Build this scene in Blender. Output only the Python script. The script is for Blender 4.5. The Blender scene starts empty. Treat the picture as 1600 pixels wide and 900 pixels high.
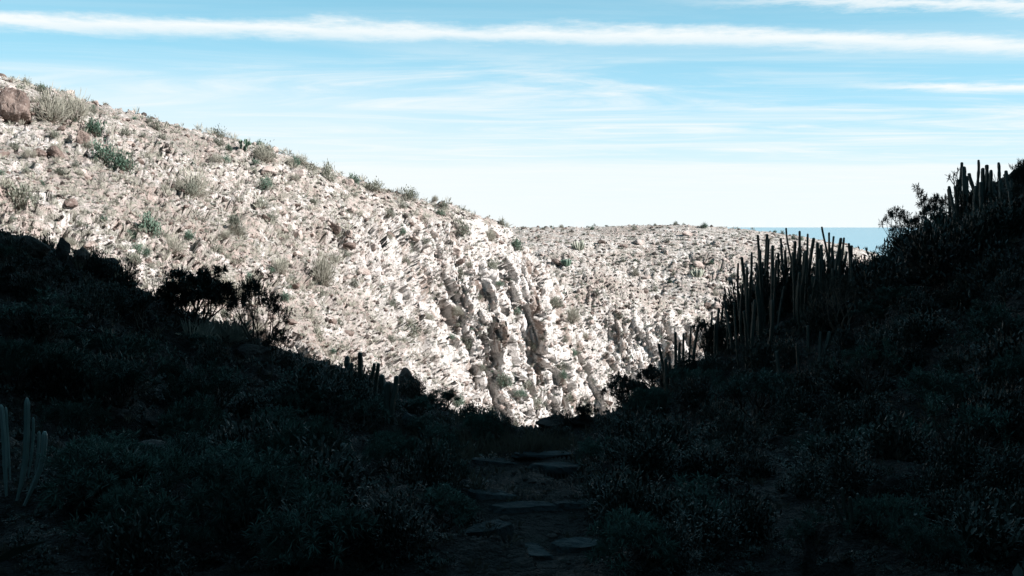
import bpy, math, random
import numpy as np
from mathutils import Vector, Matrix

SC = bpy.context.scene
COL = SC.collection
R = math.radians

# ------------------------------------------------------------------ camera
FPX = 1600 * 35.0 / 36.0            # focal length in photo pixels
PITCH = math.atan(98.0 / FPX)       # horizon stands 98 px above the middle
cam_d = bpy.data.cameras.new('camera')
cam_d.lens = 35.0
cam_d.sensor_width = 36.0
cam_d.clip_start = 0.05
cam_d.clip_end = 300000.0
cam = bpy.data.objects.new('camera', cam_d)
COL.objects.link(cam)
cam.location = (0, 0, 0)
cam.rotation_euler = (math.pi / 2 - PITCH, 0, 0)
SC.camera = cam

# ------------------------------------------------------------------ sun and sky
SUN_EL, SUN_BACK = 29.0, 16.0       # elevation; degrees behind the camera's right hand
S_DIR = Vector((math.cos(R(SUN_EL)) * math.cos(R(SUN_BACK)), -math.cos(R(SUN_EL)) * math.sin(R(SUN_BACK)), math.sin(R(SUN_EL))))
sun_d = bpy.data.lights.new('sun', 'SUN')
sun_d.energy = 5.0
sun_d.angle = R(0.5)
sun_d.color = (1.0, 0.955, 0.925)
sun = bpy.data.objects.new('sun', sun_d)
COL.objects.link(sun)
sun.rotation_euler = S_DIR.to_track_quat('Z', 'Y').to_euler()

SC.view_settings.view_transform = 'Standard'
SC.view_settings.look = 'None'
SC.view_settings.gamma = 1.0
SC.view_settings.exposure = 1.15
SC.cycles.max_bounces = 4
SC.cycles.diffuse_bounces = 2
SC.cycles.glossy_bounces = 2
SC.cycles.use_denoising = True
SC.cycles.use_adaptive_sampling = True
SC.cycles.adaptive_threshold = 0.02
SC.cycles.caustics_reflective = False
SC.cycles.caustics_refractive = False


class NT:
    """small helper round a node tree"""
    def __init__(self, tree):
        self.t = tree
        self.L = tree.links

    def n(self, kind, **kw):
        nd = self.t.nodes.new(kind)
        for k, v in kw.items():
            setattr(nd, k, v)
        return nd

    def put(self, sock, v):
        if isinstance(v, bpy.types.NodeSocket):
            self.L.new(v, sock)
        elif isinstance(v, (tuple, list)) and len(v) == 3 and sock.type == 'RGBA':
            sock.default_value = (*v, 1)
        else:
            sock.default_value = v

    def math(self, op, a, b=0.0, c=None, clamp=False):
        nd = self.n('ShaderNodeMath', operation=op, use_clamp=clamp)
        self.put(nd.inputs[0], a)
        self.put(nd.inputs[1], b)
        if c is not None:
            self.put(nd.inputs[2], c)
        return nd.outputs[0]

    def step(self, v, lo, hi, a=0.0, b=1.0):
        nd = self.n('ShaderNodeMapRange', interpolation_type='SMOOTHSTEP')
        for i, x in enumerate((v, lo, hi, a, b)):
            self.put(nd.inputs[i], x)
        return nd.outputs[0]

    def mix(self, f, a, b, blend='MIX'):
        nd = self.n('ShaderNodeMix', data_type='RGBA', blend_type=blend)
        self.put(nd.inputs[0], f)
        self.put(nd.inputs[6], a)
        self.put(nd.inputs[7], b)
        return nd.outputs[2]

    def noise(self, vec, scale, detail=4.0, rough=0.55, dist=0.0, out=0):
        nd = self.n('ShaderNodeTexNoise')
        if vec is not None:
            self.L.new(vec, nd.inputs['Vector'])
        nd.inputs['Scale'].default_value = scale
        nd.inputs['Detail'].default_value = detail
        nd.inputs['Roughness'].default_value = rough
        nd.inputs['Distortion'].default_value = dist
        return nd.outputs[out]

    def mapping(self, vec, loc=(0, 0, 0), rot=(0, 0, 0), scale=(1, 1, 1)):
        nd = self.n('ShaderNodeMapping')
        self.L.new(vec, nd.inputs[0])
        nd.inputs['Location'].default_value = loc
        nd.inputs['Rotation'].default_value = rot
        nd.inputs['Scale'].default_value = scale
        return nd.outputs[0]


def build_world():
    w = bpy.data.worlds.new('World')
    SC.world = w
    w.use_nodes = True
    t = NT(w.node_tree)
    w.node_tree.nodes.clear()
    out = t.n('ShaderNodeOutputWorld')
    bg = t.n('ShaderNodeBackground')
    t.L.new(bg.outputs[0], out.inputs[0])
    sky = t.n('ShaderNodeTexSky', sky_type='NISHITA')
    sky.sun_disc = False
    sky.sun_elevation = R(SUN_EL)
    sky.sun_rotation = math.atan2(S_DIR.x, S_DIR.y)
    sky.altitude = 300
    sky.air_density = 1.0
    sky.dust_density = 0.3
    sky.ozone_density = 2.0
    # clouds lie on a flat high layer: direction divided by its height
    geo = t.n('ShaderNodeTexCoord').outputs['Generated']
    sep = t.n('ShaderNodeSeparateXYZ')
    t.L.new(geo, sep.inputs[0])
    zz = t.math('MAXIMUM', sep.outputs[2], 0.004)
    px = t.math('DIVIDE', sep.outputs[0], zz)
    py = t.math('DIVIDE', sep.outputs[1], zz)
    comb = t.n('ShaderNodeCombineXYZ')
    t.L.new(px, comb.inputs[0])
    t.L.new(py, comb.inputs[1])
    P = comb.outputs[0]
    # distance across the two long bands
    wob = t.noise(P, 1.7, 6, 0.72)
    wob2 = t.noise(t.mapping(P, scale=(0.25, 0.5, 1)), 1.0, 3, 0.5)
    base = t.math('MULTIPLY_ADD', px, -0.115, py)
    d = t.math('ADD', base, t.math('MULTIPLY_ADD', wob, 0.75, -0.375))
    d = t.math('ADD', d, t.math('MULTIPLY_ADD', wob2, 0.5, -0.25))
    def band(c, half, soft):
        return t.step(t.math('ABSOLUTE', t.math('SUBTRACT', d, c)), half, half - soft)
    b1 = band(5.27, 0.40, 0.40)
    b2 = band(4.33, 0.20, 0.24)
    b2 = t.math('MULTIPLY', b2, t.step(px, 0.4, 1.7))
    b3 = t.math('MULTIPLY', band(6.9, 0.3, 0.3), t.step(px, 2.0, 3.2))
    # thin cirrus streaks running along the same wind
    rot = t.mapping(P, rot=(0, 0, R(-20)), scale=(0.30, 0.62, 1))
    c1 = t.noise(rot, 1.0, 6, 0.64, 1.6)
    c1 = t.step(c1, 0.36, 0.78)
    fade_in = t.step(py, 5.3, 7.4)
    c1 = t.math('MULTIPLY', c1, t.math('MULTIPLY_ADD', fade_in, 0.8, 0.2))
    left = t.step(t.math('MULTIPLY_ADD', px, 1.0, t.math('MULTIPLY', py, -0.02)), 2.0, -3.5)
    veil = t.math('MULTIPLY', left, t.step(py, 5.4, 8.0, 0.0, 0.5))
    # pale bank low over the sea
    bank = t.step(t.math('ADD', py, t.math('MULTIPLY_ADD', wob2, 3.0, -1.5)), 15.2, 17.6, 0.0, 0.72)
    haze = t.step(t.math('DIVIDE', 1.0, t.math('MAXIMUM', py, 0.3)), 0.14, 0.05, 0.0, 0.5)
    m = b1
    for other in (b2, b3):
        m = t.math('MAXIMUM', m, other)
    m = t.math('MULTIPLY', m, t.math('MULTIPLY_ADD', wob, 1.0, 0.42), clamp=True)
    def over(a, b):                       # 1-(1-a)(1-b)
        return t.math('SUBTRACT', 1.0, t.math('MULTIPLY', t.math('SUBTRACT', 1.0, a), t.math('SUBTRACT', 1.0, b)))
    for other in (c1, veil, bank, haze):
        m = over(m, other)
    m = t.math('MULTIPLY', m, t.step(py, 0.0, 3.0, 0.0, 1.0), clamp=True)
    K = 0.05
    skyc = t.mix(1.0, sky.outputs[0], (0.80, 1.08, 0.82), 'MULTIPLY')
    # bright marine air, thicker towards the horizon on every side
    low = t.math('SUBTRACT', 1.0, t.math('MAXIMUM', sep.outputs[2], 0.0))
    skyc = t.mix(t.math('POWER', low, 3.4), skyc, (0.135 / K, 0.37 / K, 0.56 / K))
    skyc = t.mix(t.math('POWER', low, 9.5), skyc, (0.32 / K, 0.43 / K, 0.455 / K))
    cloudc = (0.425 / K, 0.45 / K, 0.455 / K)
    col = t.mix(m, skyc, cloudc)
    t.L.new(col, bg.inputs[0])
    bg.inputs[1].default_value = K


build_world()


# ------------------------------------------------------------------ numeric helpers
def px_dir(px, py):
    """unit-depth direction (x, y, z) of a photo pixel; y is 1"""
    u, v = (px - 800.0) / FPX, (450.0 - py) / FPX
    c, s = math.cos(PITCH), math.sin(PITCH)
    fy, fz = c + v * s, -s + v * c
    return u / fy, 1.0, fz / fy


def W(px, py, d):
    a = px_dir(px, py)
    return (a[0] * d, d, a[2] * d)


def project(P):
    c, s = math.cos(PITCH), math.sin(PITCH)
    f = P[..., 1] * c - P[..., 2] * s
    v = P[..., 1] * s + P[..., 2] * c
    f = np.where(f > 0.05, f, 1e9)
    return 800 + FPX * P[..., 0] / f, 450 - FPX * v / f


def hash3(ix, iy, iz, seed):
    h = (ix.astype(np.int64) * 374761393 + iy.astype(np.int64) * 668265263 + iz.astype(np.int64) * 2147483647 + seed * 974634541) & 0xFFFFFFFF
    h = ((h ^ (h >> 13)) * 1274126177) & 0xFFFFFFFF
    h = ((h ^ (h >> 16)) * 2246822519) & 0xFFFFFFFF
    return ((h ^ (h >> 13)) & 0xFFFFFF).astype(np.float32) / 16777215.0


def vnoise(P, scale, seed=0):
    """smooth value noise in -1..1"""
    Q = P * np.asarray(scale, dtype=np.float64) + 17.3 + seed * 3.17
    I = np.floor(Q).astype(np.int64)
    F = (Q - I).astype(np.float32)
    F = F * F * F * (F * (F * 6 - 15) + 10)
    out = 0.0
    for dx in (0, 1):
        wx = F[:, 0] if dx else 1 - F[:, 0]
        for dy in (0, 1):
            wy = F[:, 1] if dy else 1 - F[:, 1]
            for dz in (0, 1):
                wz = F[:, 2] if dz else 1 - F[:, 2]
                out = out + wx * wy * wz * hash3(I[:, 0] + dx, I[:, 1] + dy, I[:, 2] + dz, seed)
    return out * 2 - 1


def rotm(a, b):
    ca, sa, cb, sb = math.cos(a), math.sin(a), math.cos(b), math.sin(b)
    return np.array([[ca, -sa, 0], [sa, ca, 0], [0, 0, 1]]) @ np.array([[1, 0, 0], [0, cb, -sb], [0, sb, cb]])


def fbm(P, freq, octs, gain=0.5, seed=0, ridged=False):
    out, amp, tot = 0.0, 1.0, 0.0
    Q = P
    M = rotm(0.65, 0.4)
    for i in range(octs):
        n = vnoise(Q, freq * (2.03 ** i), seed + i * 7)
        if ridged:
            n = 1 - 2 * np.abs(n)
        out = out + n * amp
        tot += amp
        amp *= gain
        Q = Q @ M
    return out / tot


def voronoi(P, scale, seed=0):
    """F1, F2 and a random value per cell; scale may be per axis"""
    Q = P * np.asarray(scale, dtype=np.float64)
    I = np.floor(Q).astype(np.int64)
    F = (Q - I).astype(np.float32)
    f1 = np.full(len(P), 9.0, np.float32)
    f2 = np.full(len(P), 9.0, np.float32)
    cid = np.zeros(len(P), np.float32)
    for dx in (-1, 0, 1):
        for dy in (-1, 0, 1):
            for dz in (-1, 0, 1):
                a, b, c = I[:, 0] + dx, I[:, 1] + dy, I[:, 2] + dz
                d = (dx + hash3(a, b, c, seed) - F[:, 0]) ** 2 + (dy + hash3(a, b, c, seed + 1) - F[:, 1]) ** 2 + (dz + hash3(a, b, c, seed + 2) - F[:, 2]) ** 2
                nearer = d < f1
                f2 = np.where(nearer, f1, np.minimum(f2, d))
                cid = np.where(nearer, hash3(a, b, c, seed + 3), cid)
                f1 = np.where(nearer, d, f1)
    return np.sqrt(f1), np.sqrt(f2), cid


def sstep(v, lo, hi):
    t = np.clip((v - lo) / (hi - lo), 0, 1)
    return t * t * (3 - 2 * t)


def mesh_np(name, V, F, smooth=False, mats=(), mat_index=None):
    """mesh from a (n,3) vertex array and a (m,k) face array"""
    me = bpy.data.meshes.new(name)
    V = np.ascontiguousarray(V, dtype=np.float32)
    F = np.ascontiguousarray(F, dtype=np.int32)
    k = F.shape[1]
    me.vertices.add(len(V))
    me.vertices.foreach_set('co', V.ravel())
    me.loops.add(F.size)
    me.loops.foreach_set('vertex_index', F.ravel())
    me.polygons.add(len(F))
    me.polygons.foreach_set('loop_start', np.arange(0, F.size, k, dtype=np.int32))
    if mat_index is not None:
        me.polygons.foreach_set('material_index', np.ascontiguousarray(mat_index, dtype=np.int32))
    me.polygons.foreach_set('use_smooth', np.full(len(F), smooth, dtype=bool))
    for m in mats:
        me.materials.append(m)
    me.update(calc_edges=True)
    me.validate()
    return me


def tag(o, label=None, cat=None, group=None, kind=None):
    for k, v in (('label', label), ('category', cat), ('group', group), ('kind', kind)):
        if v:
            o[k] = v
    return o


def link(name, me, parent=None, loc=None):
    o = bpy.data.objects.new(name, me)
    COL.objects.link(o)
    if parent is not None:
        o.parent = parent
    if loc is not None:
        o.location = loc
    return o

# ------------------------------------------------------------------ materials of the setting
def new_mat(name):
    m = bpy.data.materials.new(name)
    m.use_nodes = True
    t = NT(m.node_tree)
    return m, t, m.node_tree.nodes['Principled BSDF']


def terrain_material():
    m, t, b = new_mat('ravine_ground')
    pos = t.n('ShaderNodeNewGeometry').outputs['Position']
    at = t.n('ShaderNodeAttribute', attribute_name='painted_shade').outputs['Fac']
    cl = t.n('ShaderNodeAttribute', attribute_name='cliff').outputs['Fac']
    n_big = t.noise(pos, 0.13, 3, 0.6)
    n_mid = t.noise(pos, 0.6, 4, 0.65)
    n_fine = t.noise(pos, 2.6, 5, 0.70)
    pale = t.mix(t.step(n_mid, 0.38, 0.56), (0.68, 0.635, 0.61), (0.51, 0.45, 0.42))
    pale = t.mix(t.step(n_big, 0.50, 0.62, 0, 0.75), pale, (0.32, 0.26, 0.235))
    n_patch = t.noise(t.mapping(pos, loc=(31, 7, 3)), 0.30, 3, 0.6)
    pale = t.mix(t.step(n_patch, 0.51, 0.60, 0, 0.65), pale, (0.37, 0.285, 0.25))
    pale = t.mix(t.step(n_fine, 0.45, 0.57, 0, 0.85), pale, (0.24, 0.235, 0.20))
    stain = t.noise(t.mapping(pos, scale=(1, 1, 0.25)), 0.5, 3, 0.65)
    cliffc = t.mix(t.step(stain, 0.54, 0.64), (0.68, 0.645, 0.62), (0.28, 0.22, 0.19))
    cliffc = t.mix(t.step(n_fine, 0.52, 0.66, 0, 0.55), cliffc, (0.27, 0.265, 0.23))
    pale = t.mix(cl, pale, cliffc)
    dark = t.mix(t.step(n_fine, 0.4, 0.62), (0.010, 0.010, 0.0097), (0.032, 0.029, 0.027))  # shade put into the colour of the near ground
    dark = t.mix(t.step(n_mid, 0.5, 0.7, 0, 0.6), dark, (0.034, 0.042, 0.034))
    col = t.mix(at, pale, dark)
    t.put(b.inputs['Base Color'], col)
    b.inputs['Roughness'].default_value = 0.92
    b.inputs['Specular IOR Level'].default_value = 0.25
    h = t.math('MULTIPLY', n_fine, 0.55)
    bump = t.n('ShaderNodeBump')
    bump.inputs['Strength'].default_value = 1.0
    bump.inputs['Distance'].default_value = 0.9
    t.L.new(h, bump.inputs['Height'])
    t.L.new(bump.outputs[0], b.inputs['Normal'])
    return m


MAT_TERRAIN = terrain_material()


# ------------------------------------------------------------------ terrain
def fit(points, c):
    A = np.array([p[:2] for p in points], float)
    z = np.array([p[2] for p in points], float)
    D = np.sqrt(((A[:, None] - A[None]) ** 2).sum(-1) + c * c)
    n = len(A)
    M = np.zeros((n + 3, n + 3))
    M[:n, :n] = D + np.eye(n) * -0.02
    M[:n, n] = 1
    M[:n, n + 1:] = A
    M[n, :n] = 1
    M[n + 1:, :n] = A.T
    w = np.linalg.solve(M, np.concatenate([z, np.zeros(3)]))
    def f(x, y):
        out = w[n] + w[n + 1] * x + w[n + 2] * y
        for i in range(n):
            out = out + w[i] * np.sqrt((x - A[i, 0]) ** 2 + (y - A[i, 1]) ** 2 + c * c)
        return out
    return f


# near ground: stream bed, low left spur, right hillside
NEAR = [W(800, 900, 4.8), W(800, 830, 6.6), W(805, 760, 10), W(810, 720, 14), W(815, 698, 19), W(812, 684, 25),
        (0.2, 28, -8.5), (0.5, 36, -14), (1, 50, -20), (2, 80, -26), (0, 0, -1.65), (0, -6, -1.2), (-0.2, 2.2, -1.65),
        W(930, 676, 26), W(730, 676, 27),
        # left spur
        W(0, 372, 20), W(110, 398, 22), W(210, 452, 24), W(330, 512, 26), W(470, 582, 29), W(560, 612, 32), W(650, 650, 33), W(710, 668, 30),
        W(0, 900, 5.4), W(200, 900, 5.2), W(400, 900, 5.0), W(600, 880, 5.0), W(0, 700, 9.5), W(0, 560, 12.5), W(0, 470, 15.5),
        W(200, 700, 11), W(400, 700, 13), W(300, 600, 18), W(500, 690, 16), W(620, 720, 14), W(640, 790, 8.5), W(150, 520, 17), W(250, 800, 7.5), W(450, 800, 7.8),
        (-14, 15, 2.4), (-9, 6, 0.6), (-20, 10, 6), (-30, 10, 10), (-50, 10, 17), (-12, -6, 2.5), (-30, -10, 12), (-6, 0, -0.6), (-20, 24, 1.5), (-16, 30, -2.2),
        (-12, 34, -5.2), (-9, 38, -7.5), (-6, 42, -11), (-14, 44, -9), (-30, 50, -6), (-20, 70, -14), (-50, 60, -10),
        # right hillside
        W(960, 690, 30), W(1040, 612, 28), W(1100, 575, 27.5), W(1150, 545, 27), W(1230, 475, 26), W(1330, 432, 25), W(1400, 395, 23), W(1460, 352, 21), W(1530, 318, 19), W(1600, 306, 17.5),
        W(1000, 900, 4.9), W(1200, 900, 5.0), W(1400, 900, 5.1), W(1600, 880, 5.2), W(1000, 760, 9.5), W(1000, 700, 16), W(1100, 690, 14), W(1300, 650, 13), W(1500, 600, 11.5), W(1600, 500, 11.5), W(1200, 600, 20), W(1400, 500, 17), W(1450, 750, 7.5), W(1200, 780, 8.5),
        (6, 2, 0.2), (10, 3, 3.0), (10, 10, 1.6), (14, 12, 4.2), (20, 0, 11), (20, 10, 10.5), (30, 0, 21), (30, 8, 21), (40, 0, 31), (40, 8, 31), (40, 12, 30.5), (55, 0, 41), (55, 10, 36), (80, -10, 46),
        (12, -8, 6), (25, -14, 19), (40, -18, 33), (18, 18, 7.5), (30, 18, 16.5), (40, 17, 25), (55, 18, 27), (80, 14, 38), (16, 25, 2.0), (24, 25, 7), (35, 26, 11), (40, 24, 17), (55, 30, 14), (80, 32, 14),
        (8, 32, -6), (14, 36, -6.5), (24, 38, -5), (40, 42, -3), (70, 46, 0), (12, 48, -15), (30, 56, -13), (60, 64, -10), (30, 80, -24), (70, 90, -22)]
# sunlit left hillside ending in a cliff
LEFT = [W(0, 119, 72), W(120, 152, 76), W(250, 190, 80), W(380, 222, 84), W(515, 268, 90), W(620, 306, 95), W(680, 323, 98), W(735, 338, 101), W(790, 353, 106),
        W(0, 300, 40), W(0, 400, 31), W(0, 210, 54), W(150, 300, 46), W(300, 330, 54), W(300, 440, 42), W(450, 400, 62), W(450, 520, 45), W(470, 570, 42), W(600, 400, 80), W(560, 560, 52), W(650, 630, 58), W(700, 600, 68), W(740, 650, 70), W(560, 470, 68),
        # cliff top and foot
        W(640, 440, 82), W(660, 540, 78), W(700, 425, 92), W(715, 560, 88), W(760, 405, 98), W(775, 530, 94), W(780, 650, 92), W(840, 430, 106), W(830, 560, 102), W(840, 680, 100), W(885, 480, 111), W(890, 580, 107.5), W(925, 680, 106), W(820, 382, 109),
        # behind the ridge line, and out of the frame
        W(515, 296, 99), W(620, 330, 104), W(700, 352, 108), W(770, 378, 116), W(380, 250, 92),
        (-48, 84, 9), (-34, 98, 2), (-22, 112, -3), (-8, 128, -9), (4, 124, -9), (12, 116, -18), (10, 104, -24), (14, 130, -25),
        (-60, 70, 20), (-80, 60, 28), (-60, 40, 16), (-40, 30, 9), (-26, 26, 3.5), (-30, 40, 5.5), (-90, 20, 34), (-90, 100, 22), (-60, 120, 2), (-30, 150, -18), (2, 80, -22), (0, 60, -18), (10, 90, -27), (-8, 40, -12), (40, 60, -40), (40, 110, -40)]
# far hill
FAR = [W(700, 377, 134), W(820, 375, 138), W(950, 369, 146), W(1080, 356, 152), W(1190, 369, 150), W(1270, 384, 148), W(1340, 405, 146), W(1420, 440, 144), W(1600, 500, 140),
       W(850, 400, 125), W(900, 470, 118), W(1000, 450, 128), W(1100, 430, 134), W(950, 530, 116), W(1000, 550, 116.5), W(1050, 540, 118), W(1130, 480, 126), W(1200, 430, 136), W(960, 660, 113), W(1020, 660, 113.5), W(1080, 630, 115), W(1100, 700, 112), W(1200, 560, 122), W(1300, 480, 134), W(1300, 640, 118),
       W(1400, 600, 128), (40, 100, -30), (70, 110, -30), (100, 130, -25), (10, 96, -30), (-30, 170, -2), (0, 180, -3), (30, 185, -3), (60, 180, -6), (-30, 150, 0), (-60, 170, -3), (0, 230, -14), (50, 230, -16), (-60, 230, -14), (110, 200, -20)]
F_NEAR, F_LEFT, F_FAR = fit(NEAR, 1.2), fit(LEFT, 2.5), fit(FAR, 5.0)


def build_terrain():
    ND, NO, NF, NR = 1040, 84, 820, 600
    half = 0.53
    outer = half + (math.pi - half) * (np.linspace(0, 1, NO + 1)[1:]) ** 1.4
    az = np.concatenate([-outer[::-1], np.linspace(-half, half, ND), outer])
    nc = len(az)
    r = np.geomspace(0.9, 1400.0, NF)
    X = np.sin(az)[:, None] * r[None]
    Y = np.cos(az)[:, None] * r[None]

    def layers(x, y):
        rr = np.hypot(x, y)
        a = F_NEAR(x, y)
        b = F_LEFT(x, y)
        c = F_FAR(x, y)
        far_a = sstep(rr, 75, 130)
        a = a * (1 - far_a) + np.minimum(a, -45) * far_a
        nb = sstep(y, 8, 24)                       # the two farther hills start beyond the spur
        b = b * nb - 60 * (1 - nb)
        gb = sstep(rr, 150, 210)
        b = b * (1 - gb) - 60 * gb
        nc_ = sstep(y, 70, 95)
        c = c * nc_ - 60 * (1 - nc_)
        drop = np.clip(rr - 215, 0, None)
        c = np.minimum(c, 60) - drop * 0.42 - 60 * sstep(rr, 240, 420)
        return a, b, c, -280 + 0 * x - 0.0 * rr

    def join(a, b, c, d, x):
        k = 0.05 + 7.0 * sstep(x, -1.0, 7.0)                                     # the left hill runs smoothly into the far one
        h = np.clip(0.5 + 0.5 * (b - c) / k, 0, 1)
        bc = c + (b - c) * h + k * h * (1 - h)
        bc = np.where((b > -35) & (c > -35), bc, np.maximum(b, c))
        return np.maximum(np.maximum(a, bc), d)

    # each column spends its rows where the surface turns to the viewer
    a, b, c, d = layers(X, Y)
    Z = join(a, b, c, d, X)
    el = np.arctan2(Z, r[None])
    de = np.diff(el, axis=1)
    wgt = np.where(de > 0, de, -0.22 * de) + 0.045 * np.diff(np.log(r))[None]
    k = 9
    ker = np.hanning(k + 2)[1:-1]
    ker /= ker.sum()
    pad = np.pad(wgt, ((k // 2, k // 2), (0, 0)), mode='edge')
    wgt = sum(pad[i:i + nc] * ker[i] for i in range(k))
    cum = np.concatenate([np.zeros((nc, 1)), np.cumsum(wgt, 1)], 1)
    cum /= cum[:, -1:]
    u = np.linspace(0, 1, NR)
    RR = np.stack([np.interp(u, cum[i], r) for i in range(nc)])
    X = np.sin(az)[:, None] * RR
    Y = np.cos(az)[:, None] * RR
    a, b, c, d = layers(X, Y)
    Z = join(a, b, c, d, X)
    which = np.argmax(np.stack([a, b, c, d]), 0)
    G = np.stack([X, Y, Z], -1)
    def normals(G):
        gu = np.gradient(G, axis=0)
        gv = np.gradient(G, axis=1)
        N = np.cross(gu, gv)
        N /= np.linalg.norm(N, axis=-1, keepdims=True) + 1e-9
        return np.where(N[..., 2:3] < 0, -N, N)
    N = normals(G)
    P = G.reshape(-1, 3)
    Nf = N.reshape(-1, 3)
    wh = which.ravel()
    rr = RR.ravel()
    # how cliff-like: steep parts and the nose of the left hill
    steep = sstep(1 - Nf[:, 2], 0.22, 0.42)
    ppx, ppy = project(P)
    nose = np.exp(-(((P[:, 0] - 1.5) / 12.0) ** 2 + ((P[:, 1] - 96) / 16.0) ** 2))
    cliff = np.clip(np.where(wh == 1, np.maximum(nose * 1.3 * sstep(P[:, 2], 2, -6), steep * 0.6), np.where(wh == 2, steep * sstep(P[:, 2], -9, -14), 0)), 0, 1)
    near = (wh == 0) & (rr < 75)
    fade = sstep(rr, 1.2, 5.0)
    big = wh != 3
    disp = np.zeros(len(P))
    # crests are worn smooth: displacement fades out towards each ridge line
    elv = np.arctan2(Z, RR)
    crest = (0.30 + 0.70 * sstep(elv.max(1, keepdims=True) - elv, 0.0, 0.045)).ravel()
    e0 = np.where((which == 0) & (RR < 60), elv, -9)
    crest0 = (0.12 + 0.88 * sstep(e0.max(1, keepdims=True) - elv, 0.0, 0.05)).ravel()
    # near ground
    i = np.where(near)[0]
    Q = P[i]
    lumps = fbm(Q, 0.33, 3, 0.55, 1) * 0.5 + fbm(Q, 1.1, 3, 0.55, 11, True) * 0.22
    f1, f2, cid = voronoi(Q + 0.35 * fbm(Q, 0.8, 2, 0.5, 21)[:, None], (1.15, 1.15, 1.7), 31)
    blocks = (cid - 0.4) * 0.34 * sstep(f2 - f1, 0.0, 0.18) 
    flat_bed = 1 - np.exp(-((Q[:, 0] - 0.02 * Q[:, 1]) / 1.5) ** 2) * 0.35
    disp[i] = (lumps + blocks * sstep(fbm(Q, 0.2, 2, 0.5, 41), -0.25, 0.3)) * fade[i] * flat_bed * crest0[i]
    # sunlit hills
    i = np.where((wh == 1) | (wh == 2))[0]
    Q = P[i]
    C = cliff[i]
    far_amp = np.where(wh[i] == 2, 0.42 + 0.5 * C, 0.8) * crest[i]
    soft = fbm(Q, 0.09, 3, 0.5, 51) * 1.1
    rub = fbm(Q, 0.5, 5, 0.66, 61, True) * 0.62 + fbm(Q, 0.24, 2, 0.5, 66) * 0.5
    warp = np.stack([fbm(Q, 0.4, 2, 0.5, 71), fbm(Q, 0.4, 2, 0.5, 75), fbm(Q, 0.4, 2, 0.5, 79)], -1) * 0.8
    f1, f2, cid = voronoi(Q + warp, (0.60, 0.60, 0.75), 81)
    g1, g2, gid = voronoi(Q + warp * 0.5, (1.7, 1.7, 2.0), 86)
    spots = sstep(fbm(Q, 0.14, 3, 0.5, 91), -0.15, 0.35)
    outcrop = (cid - 0.35) * 1.45 * sstep(f2 - f1, 0.0, 0.10) * (0.15 + 0.85 * spots) + (gid - 0.45) * 0.5 * sstep(g2 - g1, 0, 0.10) * (0.35 + 0.65 * spots)
    pit = sstep(fbm(Q, 0.75, 2, 0.55, 95), 0.34, 0.42) * 1.15 + sstep(fbm(Q, 1.5, 2, 0.5, 97), 0.36, 0.44) * 0.7
    d_hill = soft + rub + outcrop - pit * 0.75
    # the cliff splits along its fall line: u runs along the contour, v down the slope
    U = np.stack([0.66 * Q[:, 0] + 0.75 * Q[:, 1], 0.75 * Q[:, 0] - 0.66 * Q[:, 1], Q[:, 2]], -1)
    f1, f2, cid = voronoi(U + warp * 1.6, (0.42, 0.13, 0.13), 101)
    h1, h2, hid = voronoi(U + warp * 0.9, (1.1, 0.45, 0.45), 111)
    flute = fbm(U * np.array([1, 0.22, 0.22]), 0.36, 4, 0.6, 121, True)
    slot = sstep(fbm(U * np.array([1, 0.4, 0.4]), 0.8, 3, 0.55, 131), 0.25, 0.33)
    d_cliff = (cid - 0.5) * 3.0 * sstep(f2 - f1, 0.0, 0.08) + (hid - 0.5) * 1.3 * sstep(h2 - h1, 0, 0.09) + flute * 1.5 + rub * 0.9 - slot * 3.8 * sstep(fbm(Q, 0.12, 2, 0.5, 137), -0.3, 0.3) - (1 - sstep(f2 - f1, 0, 0.07)) * 2.2 - (1 - sstep(h2 - h1, 0, 0.11)) * 1.2 - pit * 0.6
    disp[i] = (d_hill * (1 - C) + (soft * 0.5 + d_cliff * 0.8) * C) * far_amp * sstep(rr[i], 14, 30)
    # a cliff breaks back into the hill, not up along its slope
    back = np.where(wh == 1, np.maximum(0.72 * cliff, 0.5), 0.72 * cliff)[:, None]
    out = Nf * (1 - back) + np.array([0.30, -0.95, 0.0]) * back
    out /= np.linalg.norm(out, axis=1, keepdims=True)
    P = P + out * disp[:, None]
    # rock steps across the stream bed
    i = np.where(near & (np.abs(P[:, 0]) < 5) & (P[:, 1] > 2.5) & (P[:, 1] < 30))[0]
    Q = P[i]
    step_h = 0.30
    s = Q[:, 2] / step_h + fbm(Q, 0.9, 3, 0.55, 151) * 0.5
    fr = s - np.floor(s)
    rise = sstep(fr, 0.62, 0.95) - fr
    P[i, 2] += rise * step_h * np.exp(-((Q[:, 0] - 0.3) / 2.4) ** 4)
    G = P.reshape(nc, NR, 3)
    painted_shade = np.where(wh == 0, 1.0, 0.0)  # mask of the near ground whose colour is darkened as shade
    painted_shade = np.where(wh == 1, sstep(rr + fbm(P, 0.3, 2, 0.5, 141) * 6, 40, 24), painted_shade)  # painted shade fades out up the left hill
    # faces
    ids = np.arange(nc * NR).reshape(nc, NR)
    a_, b_, c_, d_ = ids[:-1, :-1], ids[1:, :-1], ids[1:, 1:], ids[:-1, 1:]
    F = np.stack([a_, d_, c_, b_], -1).reshape(-1, 4)
    me = mesh_np('ravine_terrain', P, F, smooth=True, mats=[MAT_TERRAIN])
    for nm, arr in (('painted_shade', painted_shade), ('cliff', cliff)):
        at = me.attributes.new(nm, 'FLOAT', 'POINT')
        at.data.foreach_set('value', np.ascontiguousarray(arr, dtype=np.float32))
    o = link('ravine_terrain', me)
    tag(o, kind='structure')
    N = normals(G)
    return dict(az=az, RR=np.hypot(G[..., 0], G[..., 1]), G=G, N=N, which=which, cliff=cliff.reshape(nc, NR), half=half, ND=ND, NO=NO)


T = build_terrain()

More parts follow.
